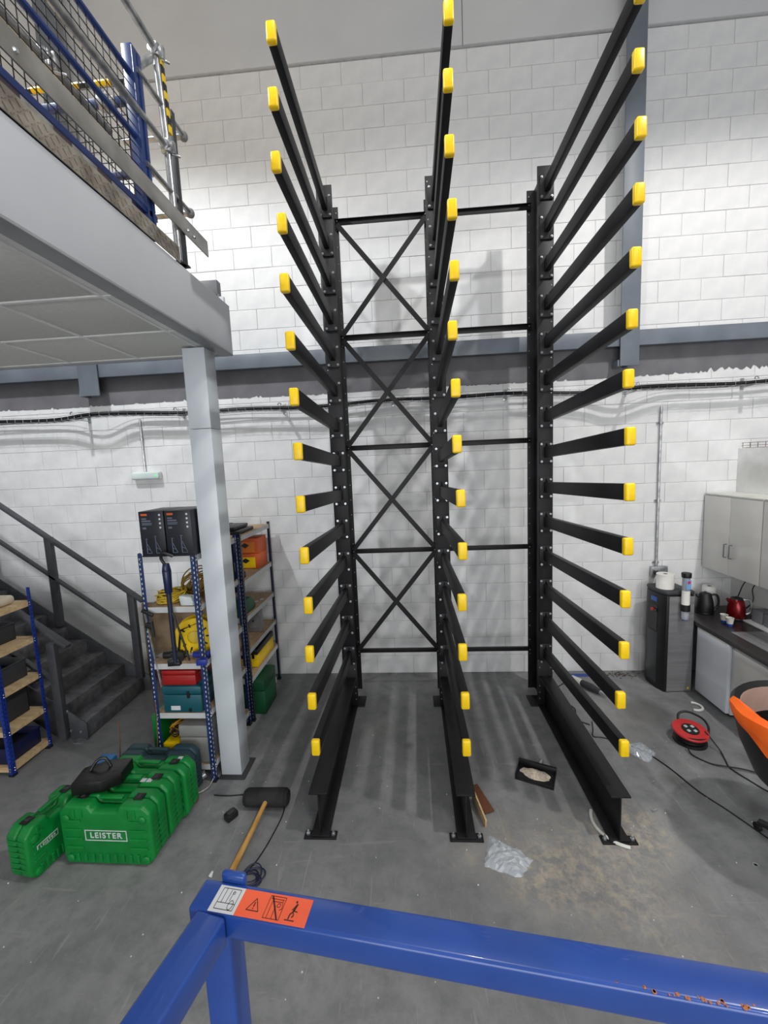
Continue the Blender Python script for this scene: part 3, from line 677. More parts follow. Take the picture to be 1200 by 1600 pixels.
shelving('shelving_unit', 'blue shelving unit left of the pale post, topped by two black printed boxes', -1.735, -1.27, -1.82, -1.02, 1.975, LA, blue_up, chip, shelf_edge, shelf_edge)
shelving('shelving_unit', 'dark blue shelving unit against the wall, right of the pale post', -1.735, -1.25, -0.99, -0.1, 1.975, LB, mat('navy_upright', rgb(18, 28, 58), 0.4), chip, midgrey, shelf_edge)
LL = (1.475, 1.125, 0.765, 0.415, 0.085)
shelving('shelving_unit', 'bright blue shelving unit with pale plywood shelves at the left edge', -4.2, -3.13, -1.78, -1.375, 1.6, LL, blue_up2, ply, mat('slot_dark', rgb(8, 16, 40), 0.6), ply)

# jack-stand boxes on top
def printed_box(x0, x1, label):
    y0, y1, z0, z1 = -1.83, -1.5, 1.948, 2.31
    t = thing('product_box', label, 'box', ((x0 + x1) / 2, -1.66, z0), 0)
    part('carton', MB().box(x0, x1, y0, y1, z0, z1), boxblk, t, bevel=0.003)
    yf = y0 - 0.001
    def P(nm, a, b, c, d, m): part(nm, MB().box(x0 + a, x0 + b, yf, yf + 0.0006, z1 - d, z1 - c), m, t, smooth=False)
    P('orange_logo_patch', 0.02, 0.07, 0.018, 0.034, orange_m)
    tl = MB()
    for a, b, c, d in ((0.022, 0.062, 0.052, 0.064), (0.022, 0.095, 0.07, 0.082), (0.022, 0.105, 0.09, 0.097), (0.022, 0.1, 0.101, 0.108)): tl.box(x0 + a, x0 + b, yf, yf + 0.0006, z1 - d, z1 - c)
    part('title_bars', tl, print_g, t, smooth=False, kind='stuff')
    P('rating_patch', 0.025, 0.055, 0.125, 0.14, print_g)
    for i in range(4): part('round_icon', MB().cyl((x1 - 0.03, yf + 0.0006, z1 - 0.03 - i * 0.033), (x1 - 0.03, yf, z1 - 0.03 - i * 0.033), 0.0085, 12), print_w, t)
    for dx, s in ((0.045, 0.85), (0.12, 1.0)):
        pm = MB(); b = z0 + 0.03; cx_ = x0 + dx
        for p, q in (((0, 0), (0, 0.1)), ((0, 0.1), (0, 0.135)), ((0.005, 0.09), (0.045, 0.0)), ((0, 0.0), (0.045, 0.0)), ((-0.008, 0.135), (0.012, 0.135)), ((0.0, 0.045), (0.03, 0.03))):
            pm.bar((cx_ + p[0] * s, yf + 0.0004, b + p[1] * s), (cx_ + q[0] * s, yf + 0.0004, b + q[1] * s), 0.0006, 0.004, (0, 0, 1)) if abs(p[0] - q[0]) > 1e-4 else pm.box(cx_ + p[0] * s - 0.003, cx_ + p[0] * s + 0.003, yf, yf + 0.0008, b + p[1] * s, b + q[1] * s)
        part('jack_stand_print', pm, print_g, t, smooth=False)
printed_box(-1.685, -1.485, 'black printed carton on the top shelf, farther from the pale post')
printed_box(-1.475, -1.265, 'black printed carton on the top shelf, touching the pale post')

def coil(name, label, c, r, n, m, rc=0.006, jitter=0.012, tilt=(0, 0), seed=0, cat='cable', squash=1.0, hgt=0.006):
    rd_ = random.Random(seed); mb = MB()
    for k in range(n):
        a = r * rd_.uniform(0.7, 1.05); ox, oy = rd_.uniform(-jitter, jitter), rd_.uniform(-jitter, jitter); tx = tilt[0] + rd_.uniform(-0.22, 0.22); ty = tilt[1] + rd_.uniform(-0.22, 0.22)
        M = Matrix.Translation((c[0] + ox, c[1] + oy, c[2] + rc + a * (abs(math.sin(tx)) + abs(math.sin(ty))) * 0.9 + k * hgt)) @ rot(tx, ty, rd_.uniform(0, 6))
        mb.tube([M @ Vector((a * math.cos(t * PI / 12), a * math.sin(t * PI / 12) * rd_.uniform(0.985, 1.015) * squash, 0)) for t in range(24)], rc, 6, closed=True)
    return solo(name, mb, m, label, cat)
coil('cable_coil', 'loose coil of yellow cable on the second shelf left of the pole', (-1.585, -1.66, 1.531), 0.115, 13, cable_y, 0.006, 0.015, (0.25, 0.1), 3, hgt=0.003)
coil('cable_coil', 'tall darker coil of yellow cable behind the black pole', (-1.45, -1.5, 1.531), 0.125, 12, mat('old_yellow_cable', rgb(150, 122, 40), 0.6), 0.006, 0.015, (0.9, 0.1), 5, hgt=0.002)
solo('paper_bag', MB().box(-1.43, -1.33, -1.8, -1.66, 1.533, 1.555, None).prism([(-1.44, 1.532), (-1.32, 1.532), (-1.35, 1.60), (-1.45, 1.61)], -1.79, -1.72), mat('pale_plastic', rgb(206, 214, 216), 0.5), 'crumpled pale plastic sleeve beside the yellow cable coil', 'packaging', bevel=0.006)
# yellow reel (shelf three)
yr = thing('cable_reel', 'yellow cable reel standing on the shelf behind the black pole', 'cable reel', (-1.44, -1.6, 1.05))
RM = Matrix.Translation((-1.43, -1.62, 1.05 + 0.165)) @ rot(PI / 2, 0, 0.25)
part('drum', MB().lathe([(0.05, -0.05), (0.16, -0.05), (0.165, -0.045), (0.16, -0.04), (0.1, -0.035), (0.1, 0.035), (0.16, 0.04), (0.165, 0.045), (0.16, 0.05), (0.06, 0.05), (0.055, 0.04)], (0, 0, 0), 30, RM), yellow, yr)
part('hub', MB().lathe([(0.05, 0.04), (0.05, 0.055), (0.02, 0.06)], (0, 0, 0), 20, RM), cable_y, yr)
vr = MB()
for i in range(10): a = i * PI / 5; vr.box(0.09, 0.12, -0.007, 0.007, 0.049, 0.052, RM @ rot(0, 0, a))
part('vents', vr, black_p, yr, smooth=False, kind='stuff')
part('stand', MB().tube([(-1.56, -1.7, 1.06), (-1.5, -1.73, 1.3), (-1.36, -1.7, 1.35), (-1.34, -1.68, 1.06)], 0.008, 8), black_p, yr)
def power_tool(label, loc, rz, m, m2, s=1.0):
    t = thing('power_tool', label, 'power tool', loc, rz)
    part('body', MB().cone((-0.09 * s, 0, 0.035), (0.06 * s, 0, 0.04), 0.034 * s, 0.03 * s, 14), m, t, local=True, bevel=0.004)
    part('chuck', MB().cone((0.06 * s, 0, 0.04), (0.1 * s, 0, 0.04), 0.024 * s, 0.012 * s, 12).cyl((0.1 * s, 0, 0.04), (0.13 * s, 0, 0.04), 0.006, 8), m2, t, local=True)
    part('grip', MB().bar((-0.05 * s, 0, 0.035), (-0.07 * s, 0.11 * s, 0.025), 0.036 * s, 0.042 * s), m, t, local=True, bevel=0.008)
    part('battery', MB().box(-0.11 * s, -0.02 * s, 0.1 * s, 0.15 * s, 0, 0.055 * s), m, t, local=True, bevel=0.006)
    return t
power_tool('black power drill lying on the third shelf with its nose to the left', (-1.60, -1.73, 1.052), PI + 0.2, black_p, midgrey)
power_tool('black grinder lying behind the drill on the third shelf', (-1.53, -1.6, 1.052), PI - 0.5, dkgrey, zinc, 1.15)
power_tool('blue power tool on the third shelf beside the blue upright', (-1.35, -1.73, 1.052), PI + 0.1, mat('tool_blue', rgb(30, 52, 150), 0.4), zinc, 0.9)
def toolbox(name, label, x0, x1, y0, y1, z0, z1, m, lidm=None, cat='toolbox', latch=True, rz=0):
    lidm = lidm or m; c = ((x0 + x1) / 2, (y0 + y1) / 2, z0); W, D, H = (x1 - x0) / 2, (y1 - y0) / 2, z1 - z0
    t = thing(name, label, cat, c, rz)
    part('body', MB().box(-W, W, -D, D, 0, H * 0.68), m, t, bevel=min(0.012, H * 0.08), local=True)
    part('lid', MB().box(-W - 0.003, W + 0.003, -D - 0.003, D + 0.003, H * 0.69, H), lidm, t, bevel=min(0.014, H * 0.1), local=True)
    if latch:
        for sx in (-0.55, 0.55): part('latch', MB().box(sx * W - 0.014, sx * W + 0.014, -D - 0.01, -D, H * 0.5, H * 0.85), black_p, t, bevel=0.003, local=True)
        part('handle', MB().tube([(-W * 0.3, 0, H - 0.002), (-W * 0.3, 0, H + 0.018), (W * 0.3, 0, H + 0.018), (W * 0.3, 0, H - 0.002)], 0.006, 8), black_p, t, local=True)
    return t
toolbox('toolbox', 'red metal box stacked on the teal case, fourth shelf', -1.66, -1.37, -1.8, -1.55, 0.855, 0.985, red_m, latch=False)
tl_ = toolbox('tool_case', 'dark teal plastic tool case under the red box, fourth shelf', -1.66, -1.33, -1.812, -1.5, 0.622, 0.852, teal, latch=False)
part('recess', MB().box(0.045, 0.07, -0.161, -0.155, 0.13, 0.19).box(0.05, 0.075, -0.161, -0.155, 0.01, 0.04), black_p, tl_, local=True)
part('white_label', MB().box(-0.1, -0.02, -0.1605, -0.158, 0.025, 0.062), print_w, tl_, smooth=False, local=True)
toolbox('storage_crate', 'grey plastic crate at the bottom of the shelving', -1.56, -1.3, -1.8, -1.3, 0.165, 0.5, mat('crate_grey', rgb(140, 142, 138), 0.6), cat='crate', latch=False)
yb = toolbox('toolbox', 'yellow toolbox with tangled cables in it at the shelving foot', -1.71, -1.58, -1.8, -1.45, 0.165, 0.34, yellow, latch=False)
coil('cable_tangle', 'yellow and brown cable tangle spilling over the yellow box', (-1.645, -1.68, 0.36), 0.06, 8, mat('amber_cable', rgb(206, 150, 40), 0.5), 0.006, 0.02, (0.6, 0.3), 11, hgt=0.004)
coil('cable_tangle', 'dark cable tangle beside the yellow one at the shelving foot', (-1.62, -1.74, 0.355), 0.045, 5, cable_b, 0.005, 0.02, (0.9, 0.5), 12)
solo('green_case', MB().box(-1.83, -1.745, -1.75, -1.35, 0, 0.56), green_m, 'tall green plastic case standing behind the blue upright, left of the shelving', 'case', bevel=0.02)
solo('pipe_offcut', MB().cyl((-1.44, -1.9, 0.06), (-1.34, -1.84, 0.1), 0.03, 14).cyl((-1.42, -1.88, 0.05), (-1.38, -1.93, 0.03), 0.02, 10).tube(smooth_path([(-1.45, -1.93, 0.03), (-1.38, -1.96, 0.012), (-1.3, -1.9, 0.02), (-1.28, -1.84, 0.05)]), 0.006), zinc, 'silver pipe fitting on the floor between green cases and shelving', 'fitting')
solo('red_disc', MB().lathe([(0.045, 0), (0.05, 0.01), (0.045, 0.03), (0.02, 0.035)], (-1.37, -2.02, 0.0), 18), red_m, 'small red disc on the floor behind the green cases', 'disc')
# stick vacuum hooked over the top shelf
vc = thing('stick_vacuum', 'dark stick vacuum hooked over the top shelf in front of the cables', 'vacuum', (-1.49, -1.86, 1.5))
part('wand', MB().cone((-1.49, -1.855, 1.08), (-1.485, -1.858, 1.72), 0.017, 0.02, 12), mat('vac_navy', rgb(28, 32, 56), 0.4), vc)
part('motor_body', MB().cone((-1.485, -1.858, 1.66), (-1.483, -1.86, 1.84), 0.028, 0.034, 14).cone((-1.483, -1.86, 1.84), (-1.483, -1.86, 1.9), 0.034, 0.024, 14), mat('vac_body', rgb(24, 30, 70), 0.3), vc, bevel=0.003)
part('hook_handle', MB().tube(smooth_path([(-1.483, -1.86, 1.88), (-1.51, -1.87, 1.94), (-1.49, -1.88, 1.99), (-1.45, -1.875, 1.975), (-1.42, -1.86, 1.955)]), 0.012, 8), black_p, vc)
part('floor_head', MB().box(-1.53, -1.45, -1.87, -1.83, 1.055, 1.09), black_p, vc, bevel=0.008)
part('side_tube', MB().tube([(-1.47, -1.86, 1.5), (-1.4, -1.865, 1.25), (-1.37, -1.86, 1.1)], 0.008, 8), black_p, vc)
# bar clamp
bc = thing('bar_clamp', 'long silver bar clamp with black jaw hanging from the left blue upright', 'clamp', (-1.7, -1.86, 1.5))
part('bar', MB().bar((-1.715, -1.84, 1.5), (-1.62, -1.87, 0.88), 0.006, 0.016, (0, 1, 0)), zinc, bc)
part('jaw', MB().bar((-1.73, -1.85, 1.52), (-1.64, -1.85, 1.475), 0.02, 0.028), black_p, bc, bevel=0.004)
part('sliding_jaw', MB().bar((-1.71, -1.85, 1.4), (-1.655, -1.85, 1.38), 0.02, 0.045), black_p, bc, bevel=0.004)
part('grip', MB().cyl((-1.655, -1.855, 1.43), (-1.645, -1.86, 1.3), 0.012, 10), black_p, bc)
part('screw', MB().cyl((-1.65, -1.855, 1.46), (-1.64, -1.86, 1.18), 0.004, 8), dkgrey, bc)
solo('leaning_board', MB().box(-3.0, -2.12, -0.045, -0.02, 0.0, 0.98, Matrix.Translation((0, 0, 0)) @ rot(0, 0, 0)), mat('old_chipboard', rgb(160, 138, 112), 0.85, 0, rgb(118, 98, 76), 5, 0.2, 120), 'weathered chipboard sheet leaning on the wall behind the shelving', 'board', bevel=0.002)
solo('spirit_level', MB().box(-2.7, -2.1, -0.13, -0.08, 0.0, 0.028).box(-2.4, -2.34, -0.131, -0.079, 0.004, 0.024), yellow, 'yellow level lying on the floor at the foot of the board', 'level', bevel=0.002)
solo('brown_cord', MB().tube(smooth_path([(-2.0, -1.9, 0.62), (-2.01, -1.9, 0.4), (-2.06, -1.88, 0.15), (-2.1, -1.86, 0.01), (-1.95, -1.84, 0.008), (-1.84, -1.86, 0.02), (-1.78, -1.88, 0.12), (-1.72, -1.865, 0.35), (-1.7, -1.86, 0.6), (-1.7, -1.855, 0.75)]), 0.004, 6), cable_br, 'thin brown cord drooping between the stairs and the shelving', 'cord')

# second unit contents
for i, (zz, dx) in enumerate(((1.947, 0.0), (1.985, -0.06))):
    solo('flat_case', MB().box(-1.62 + dx, -1.30 + dx, -0.86 + 0.02 * i, -0.48, zz, zz + 0.035), black_p, ('lower black flat case on top of the right shelving unit', 'upper black flat case on top of the right shelving unit')[i], 'case', bevel=0.008)
def tinbox(z0, y0, y1, label, front):
    t = thing('carton_box', label, 'box', (-1.42, (y0 + y1) / 2, z0))
    part('carton', MB().box(-1.56, -1.285, y0, y1, z0, z0 + 0.17), orange_m, t, bevel=0.003)
    part('front_label', MB().box(-1.55, -1.33, y0 - 0.002, y0, z0 + 0.01, z0 + 0.13), front, t, smooth=False)
    part('black_diamond', MB().prism([(-1.49, z0 + 0.09), (-1.44, z0 + 0.12), (-1.39, z0 + 0.09), (-1.44, z0 + 0.06)], y0 - 0.004, y0 - 0.002), black_p, t, smooth=False)
tinbox(1.487, -0.43, -0.17, 'orange carton with yellow label, lower of the pair on the upper shelf', yellow)
tinbox(1.66, -0.42, -0.17, 'orange carton with orange label, stacked on the yellow-labelled one', mat('label_orange', rgb(236, 130, 40), 0.5))
solo('charger', MB().box(-1.40, -1.30, -0.95, -0.78, 1.487, 1.55).box(-1.38, -1.32, -0.93, -0.85, 1.55, 1.57), dkgrey, 'dark charger unit on the shelf below the orange cartons, near the front', 'charger', bevel=0.008)
solo('file_box', MB().box(-1.4, -1.29, -1.28, -1.06, 1.533, 1.8), black_p, 'black upright box on the second shelf beside the pale post', 'box', bevel=0.005)
solo('green_pouch', MB().prism([(-0.98, 1.112), (-0.62, 1.112), (-0.66, 1.2), (-0.75, 1.27), (-0.9, 1.27), (-0.97, 1.2)], -1.45, -1.28, 'x'), dkgreen, 'dark green tool pouch on the third shelf of the right unit', 'pouch', bevel=0.02)
solo('steel_rings', MB().lathe([(0.03, 0), (0.03, 0.008), (0.02, 0.008)], (-1.34, -0.48, 1.112), 14).lathe([(0.025, 0), (0.025, 0.008), (0.015, 0.008)], (-1.3, -0.4, 1.112), 14), zinc, 'steel rings lying beside the green pouch', 'rings')
fb = thing('disc_pack', 'grey translucent pack holding a round blade on the fourth shelf', 'pack', (-1.36, -0.5, 0.767))
part('card', MB().box(-1.49, -1.27, -0.50, -0.485, 0.767, 1.04, None), mat('pack_grey', rgb(120, 118, 120), 0.3), fb, bevel=0.004)
part('blade', MB().cyl((-1.38, -0.502, 0.9), (-1.38, -0.508, 0.9), 0.085, 28), midgrey, fb)
part('bore', MB().cyl((-1.38, -0.508, 0.9), (-1.38, -0.511, 0.9), 0.012, 12), black_p, fb)
toolbox('toolbox', 'yellow toolbox with black lid on the lowest board of the right unit', -1.49, -1.275, -0.72, -0.2, 0.457, 0.66, yellow, black_p)
toolbox('tool_case', 'orange-red case behind the dark blue upright, low on the left unit', -1.52, -1.3, -1.28, -1.06, 0.622, 0.86, mat('orange_red', rgb(190, 66, 30), 0.5), latch=False)
toolbox('tool_case', 'dark green plastic case on the floor under the right unit', -1.55, -1.17, -0.86, -0.5, 0.0, 0.38, dkgreen, latch=False)
solo('tape_roll', MB().lathe([(0.035, 0), (0.055, 0), (0.055, 0.045), (0.035, 0.045)], (-1.33, -0.2, 0.0), 20), white_m, 'white roll on the floor under the right shelving unit', 'roll')

# left unit contents
sb = MB(); rs = random.Random(9)
sb.box(-3.75, -3.2, -1.72, -1.45, 1.477, 1.56)
solo('plastic_sack', sb, mat('sack', rgb(214, 206, 192), 0.6, 0, rgb(196, 176, 150), 6, 0.6, 30), 'crumpled white sack on the top plywood shelf at the left edge', 'sack', bevel=0.035, seg=3)
def bin_(label, x0, x1, y0, y1, z0, h, m, kind='storage_bin'):
    t = thing(kind, label, 'bin', ((x0 + x1) / 2, (y0 + y1) / 2, z0)); e = 0.006
    part('shell', MB().box(x0, x1, y0, y0 + e, z0, z0 + h).box(x0, x1, y1 - e, y1, z0, z0 + h).box(x0, x0 + e, y0, y1, z0, z0 + h).box(x1 - e, x1, y0, y1, z0, z0 + h).box(x0, x1, y0, y1, z0, z0 + e), m, t, bevel=0.001)
    part('rim', MB().box(x0 - 0.006, x1 + 0.006, y0 - 0.008, y0, z0 + h - 0.015, z0 + h).box(x0 - 0.006, x1 + 0.006, y1, y1 + 0.008, z0 + h - 0.015, z0 + h).box(x1, x1 + 0.008, y0, y1, z0 + h - 0.015, z0 + h).box(x0 - 0.008, x0, y0, y1, z0 + h - 0.015, z0 + h), m, t, bevel=0.002)
    part('contents', MB().box(x0 + 0.02, x1 - 0.03, y0 + 0.02, y1 - 0.02, z0 + 0.006, z0 + h * 0.6), black_p, t, bevel=0.01)
bin_('dark bin with parts in it on the second plywood shelf', -3.6, -3.28, -1.72, -1.43, 1.127, 0.16, dkgrey)
bin_('dark grey bin on the third plywood shelf', -3.62, -3.22, -1.72, -1.43, 0.767, 0.17, mat('bin_grey', rgb(60, 62, 64), 0.5))
bin_('tall dark bin on the fourth plywood shelf', -3.6, -3.25, -1.7, -1.43, 0.417, 0.26, dkgrey)
bin_('navy blue tray on the bottom plywood shelf', -3.72, -3.19, -1.74, -1.42, 0.087, 0.15, navy)
solo('grey_lever', MB().bar((-3.55, -1.6, 0.42), (-3.38, -1.78, 0.62), 0.03, 0.015), midgrey, 'grey strip leaning in the fourth shelf of the left unit', 'strip', bevel=0.003)
# ------------------------------------------------------------------ green machine cases
def green_case(label, W, D, H, loc, rz, m=green_m, word=None, latches=True, group=None, nm='machine_case'):
    t = thing(nm, label, 'case', loc, rz, group)
    h = W / 2; nz = H - 0.045; c = 0.05
    prof = [(-h + c, 0), (h - c, 0), (h, c), (h, H - c), (h - c, H), (0.11, H), (0.085, nz), (-0.085, nz), (-0.11, H), (-h + c, H), (-h, H - c), (-h, c)]
    if W < 0.5: prof = [(-h + c, 0), (h - c, 0), (h, c), (h, H - c), (h - c, H), (0.07, H), (0.055, nz), (-0.055, nz), (-0.07, H), (-h + c, H), (-h, H - c), (-h, c)]
    for nm_, y0, y1 in (('front_shell', -D / 2, -0.002), ('rear_shell', 0.002, D / 2)):
        part(nm_, MB().prism(prof, y0, y1), m, t, bevel=0.018, seg=3, local=True)
    rb = MB(); yy = -D / 2
    for sx in (-1, 1):
        for i in range(4): rb.box(min(sx * h * 0.52, sx * (h - 0.035)), max(sx * h * 0.52, sx * (h - 0.035)), yy - 0.009, yy + 0.004, 0.12 + i * H * 0.15, 0.137 + i * H * 0.15)
    for i in range(9):
        if i in (3, 4, 5) and W > 0.5: pass
        x = -h * 0.66 + i * h * 0.165
        rb.box(x - 0.009, x + 0.009, yy - 0.009, yy + 0.004, 0.025, 0.085)
        if abs(x) > 0.13: rb.box(x - 0.009, x + 0.009, yy - 0.009, yy + 0.004, H - 0.085, H - 0.025)
    for x in (-h, h):
        sxx = -1 if x < 0 else 1
        for i in range(6): rb.box(min(x, x + sxx * 0.005), max(x, x + sxx * 0.005), -D * 0.35, D * 0.35, 0.09 + i * 0.04, 0.10 + i * 0.04)
    part('moulded_ribs', rb, m, t, bevel=0.003, seg=1, kind='stuff', local=True)
    for sx in (-1, 1):
        for z in (0.05, H - 0.09): part('corner_boss', MB().lathe([(0.027, -0.004), (0.027, 0.009), (0.019, 0.014)], (0, 0, 0), 18, Matrix.Translation((sx * (h - 0.055), yy, z)) @ rot(PI / 2, 0, 0)), m, t, local=True)
    part('handle', MB().box(-0.085 if W > 0.5 else -0.06, 0.085 if W > 0.5 else 0.06, -0.016, 0.016, H - 0.012, H + 0.006), m, t, bevel=0.006, local=True)
    if latches:
        for sx in (-1, 1):
            x = sx * h * 0.62
            l = part('latch', MB().box(x - 0.032, x + 0.032, -0.028, 0.028, H - 0.002, H + 0.006), black_p, t, bevel=0.003, local=True)
            part('latch_tab', MB().box(x - 0.012, x + 0.012, -0.018, 0.018, H + 0.006, H + 0.009), dkgrey, l, bevel=0.001, local=True)
    if word:
        zc = H * 0.5 + 0.005; a, b_ = 0.148, 0.039
        part('name_plate', MB().box(-a, a, yy - 0.0015, yy + 0.001, zc - b_, zc + b_), m, t, smooth=False, local=True)
        fr = MB(); e = 0.006
        fr.box(-a, a, yy - 0.003, yy - 0.001, zc + b_ - e, zc + b_).box(-a, a, yy - 0.003, yy - 0.001, zc - b_, zc - b_ + e).box(-a, -a + e, yy - 0.003, yy - 0.001, zc - b_ + e, zc + b_ - e).box(a - e, a, yy - 0.003, yy - 0.001, zc - b_ + e, zc + b_ - e)
        part('white_frame', fr, print_w, t, smooth=False, local=True)
        text_mesh(word, 0.056, Matrix.Translation((0, yy - 0.003, zc)) @ rot(PI / 2, 0, 0), print_w, 'lettering', t, 0.001, 0.001, 1.2)
    return t
green_case('front large green case lettered LEISTER', 0.645, 0.178, 0.43, (-1.655, -2.468, 0), -0.012, word='LEISTER')
c2_ = green_case('second large green case, directly behind the lettered one', 0.645, 0.16, 0.43, (-1.645, -2.286, 0), -0.012)
c3_ = green_case('third large green case, farthest back of the green row', 0.645, 0.16, 0.41, (-1.62, -2.108, 0), -0.01)
for t_, pts in ((c2_, ((0.12, -0.03), (0.165, -0.03))), (c3_, ((0.22, 0.045),))):
    for x, y in pts: part('white_tag', MB().box(x - 0.018, x + 0.018, y - 0.022, y + 0.012, 0.4305 if t_ is c2_ else 0.4105, 0.432 if t_ is c2_ else 0.412), print_w, t_, smooth=False, local=True)
sm_ = green_case('small green case turned sideways at the left end of the row', 0.44, 0.165, 0.37, (-2.125, -2.475, 0), math.radians(82), word=None)
part('side_plate', MB().box(-0.16, -0.02, -0.0855, -0.083, 0.18, 0.22), print_w, sm_, smooth=False, local=True)
part('side_plate_print', MB().box(-0.155, -0.025, -0.0865, -0.085, 0.185, 0.215), green_m, sm_, smooth=False, local=True)
text_mesh('LEISTER', 0.026, Matrix.Translation((-0.09, -0.088, 0.2)) @ rot(PI / 2, 0, 0), print_w, 'lettering', sm_, 0.0006, 0.0004)
green_case('dark teal case with grey top standing behind the green row', 0.62, 0.15, 0.39, (-1.66, -1.935, 0), 0.0, m=dkteal, latches=False)
solo('blue_case', MB().box(-2.13, -2.0, -2.2, -1.95, 0, 0.36), mat('case_blue', rgb(40, 110, 170), 0.45), 'blue plastic case poking out at the left behind the green row', 'case', bevel=0.015)
bb = MB().prism([(-0.16, -0.10), (-0.15, 0.07), (0.0, 0.12), (0.16, 0.10), (0.14, -0.05), (0.03, -0.11)], 0, 0.085, 'z').tube(smooth_path([(-0.09, 0.02, 0.08), (-0.05, 0.04, 0.14), (0.0, 0.05, 0.145), (0.04, 0.04, 0.08)]), 0.012, 6)
solo('tool_bag', bb, mat('bag_black', rgb(22, 21, 22), 0.35, 0, rgb(16, 15, 16), 10, 0.6, 25), 'shiny black soft tool bag lying on the front green case', 'bag', bevel=0.016, loc=(-1.80, -2.35, 0.438), rz=0.25)
# ------------------------------------------------------------------ kitchen corner
def LB_(c, rz): return Matrix.Translation(c) @ rot(0, 0, rz)
wc = thing('water_cooler', 'black and stainless water cooler standing against the back wall', 'water cooler', (3.24, -0.31, 0), math.radians(6))
part('body', MB().prism([(-0.135, -0.15), (0.15, -0.165), (0.15, 0.17), (-0.14, 0.17), (-0.165, 0.1), (-0.165, -0.06)], 0.0, 1.08, 'z'), black_p, wc, bevel=0.008, local=True)
part('top_cover', MB().prism([(-0.14, -0.155), (0.155, -0.17), (0.155, 0.175), (-0.145, 0.175), (-0.17, 0.1), (-0.17, -0.06)], 1.08, 1.13, 'z'), dkgrey, wc, bevel=0.02, seg=3, local=True)
part('steel_side', MB().prism([(-0.115, -0.1565), (0.147, -0.1695), (0.147, -0.1655), (-0.115, -0.1525)], 0.01, 1.07, 'z'), stainless, wc, local=True)
part('tap_recess', MB().box(-0.1695, -0.164, -0.05, 0.1, 0.66, 0.94), mat('recess_black', rgb(8, 8, 9), 0.25), wc, local=True)
part('blue_badge', MB().box(-0.1705, -0.165, -0.035, 0.055, 0.98, 1.03), mat('badge_blue', rgb(50, 110, 190), 0.4), wc, bevel=0.002, local=True)
part('red_tap', MB().box(-0.19, -0.168, 0.0, 0.03, 0.87, 0.9), red_b, wc, bevel=0.004, local=True)
part('dark_tap', MB().box(-0.19, -0.168, -0.04, -0.012, 0.87, 0.9), dkgrey, wc, bevel=0.004, local=True)
part('lower_panel', MB().box(-0.1695, -0.165, -0.055, 0.1, 0.06, 0.64), mat('panel_grey', rgb(58, 60, 64), 0.35), wc, bevel=0.002, local=True)
part('warning_label', MB().box(0.105, 0.125, -0.1705, -0.167, 0.03, 0.055), yellow, wc, smooth=False, local=True)
dp = part('cup_tube', MB().cyl((0.02, -0.205, 0.84), (0.02, -0.205, 1.31), 0.036, 18), mat('tube_clear', rgb(210, 220, 232), 0.15, trans=0.6), wc, local=True)
part('tube_cap', MB().cyl((0.02, -0.205, 1.29), (0.02, -0.205, 1.34), 0.045, 18).box(-0.03, 0.02, -0.22, -0.19, 1.32, 1.335), black_p, dp, bevel=0.003, local=True)
part('white_cups', MB().cyl((0.02, -0.205, 1.0), (0.02, -0.205, 1.15), 0.0375, 18).cone((0.02, -0.205, 0.835), (0.02, -0.205, 0.94), 0.026, 0.036, 18), paper, dp, local=True)
part('black_band', MB().cyl((0.02, -0.205, 0.93), (0.02, -0.205, 1.0), 0.044, 18), black_p, dp, local=True)
part('blue_rim', MB().cyl((0.02, -0.205, 0.83), (0.02, -0.205, 0.86), 0.0275, 18), cupblue, dp, local=True)
part('tube_sticker', MB().box(-0.005, 0.045, -0.2435, -0.2415, 1.17, 1.27), mat('sticker_blue', rgb(120, 170, 220), 0.5), dp, smooth=False, local=True)
part('sticker_dot', MB().cyl((0.02, -0.2435, 1.245), (0.02, -0.2445, 1.245), 0.018, 14), mat('sticker_pink', rgb(200, 60, 90), 0.5), dp, local=True)
def roll(label, loc, r=0.06, h=0.12):
    t = thing('paper_roll', label, 'paper roll', loc)
    part('paper', MB().lathe([(0.02, 0), (r, 0), (r, h), (0.02, h), (0.02, 0.0)], (0, 0, 0), 28), paper, t, local=True)
    part('core', MB().cyl((0, 0, h - 0.004), (0, 0, h + 0.0005), 0.02, 14), dkgrey, t, local=True)
roll('white paper roll standing on top of the water cooler', (3.17, -0.34, 1.131), 0.085, 0.155)
WT = 0.80
wk = solo('worktop', MB().box(3.41, 4.1, -3.6, -0.02, WT - 0.045, WT), worktop_m, 'dark kitchen worktop running towards the camera along the partition', 'worktop', bevel=0.004)
fr = thing('fridge', 'small silver under-counter fridge beside the water cooler', 'fridge', (3.75, -0.71, 0))
part('cabinet', MB().box(3.475, 4.05, -0.93, -0.48, 0.02, 0.75), fridge_m, fr, bevel=0.006)
part('door', MB().box(3.43, 3.47, -0.93, -0.48, 0.035, 0.75), fridge_m, fr, bevel=0.012, seg=3)
part('door_top_grip', MB().box(3.425, 3.45, -0.91, -0.5, 0.725, 0.752), offwhite, fr, bevel=0.006)
for y in (-0.9, -0.52): part('foot', MB().cyl((3.5, y, 0), (3.5, y, 0.022), 0.018, 10), black_p, fr)
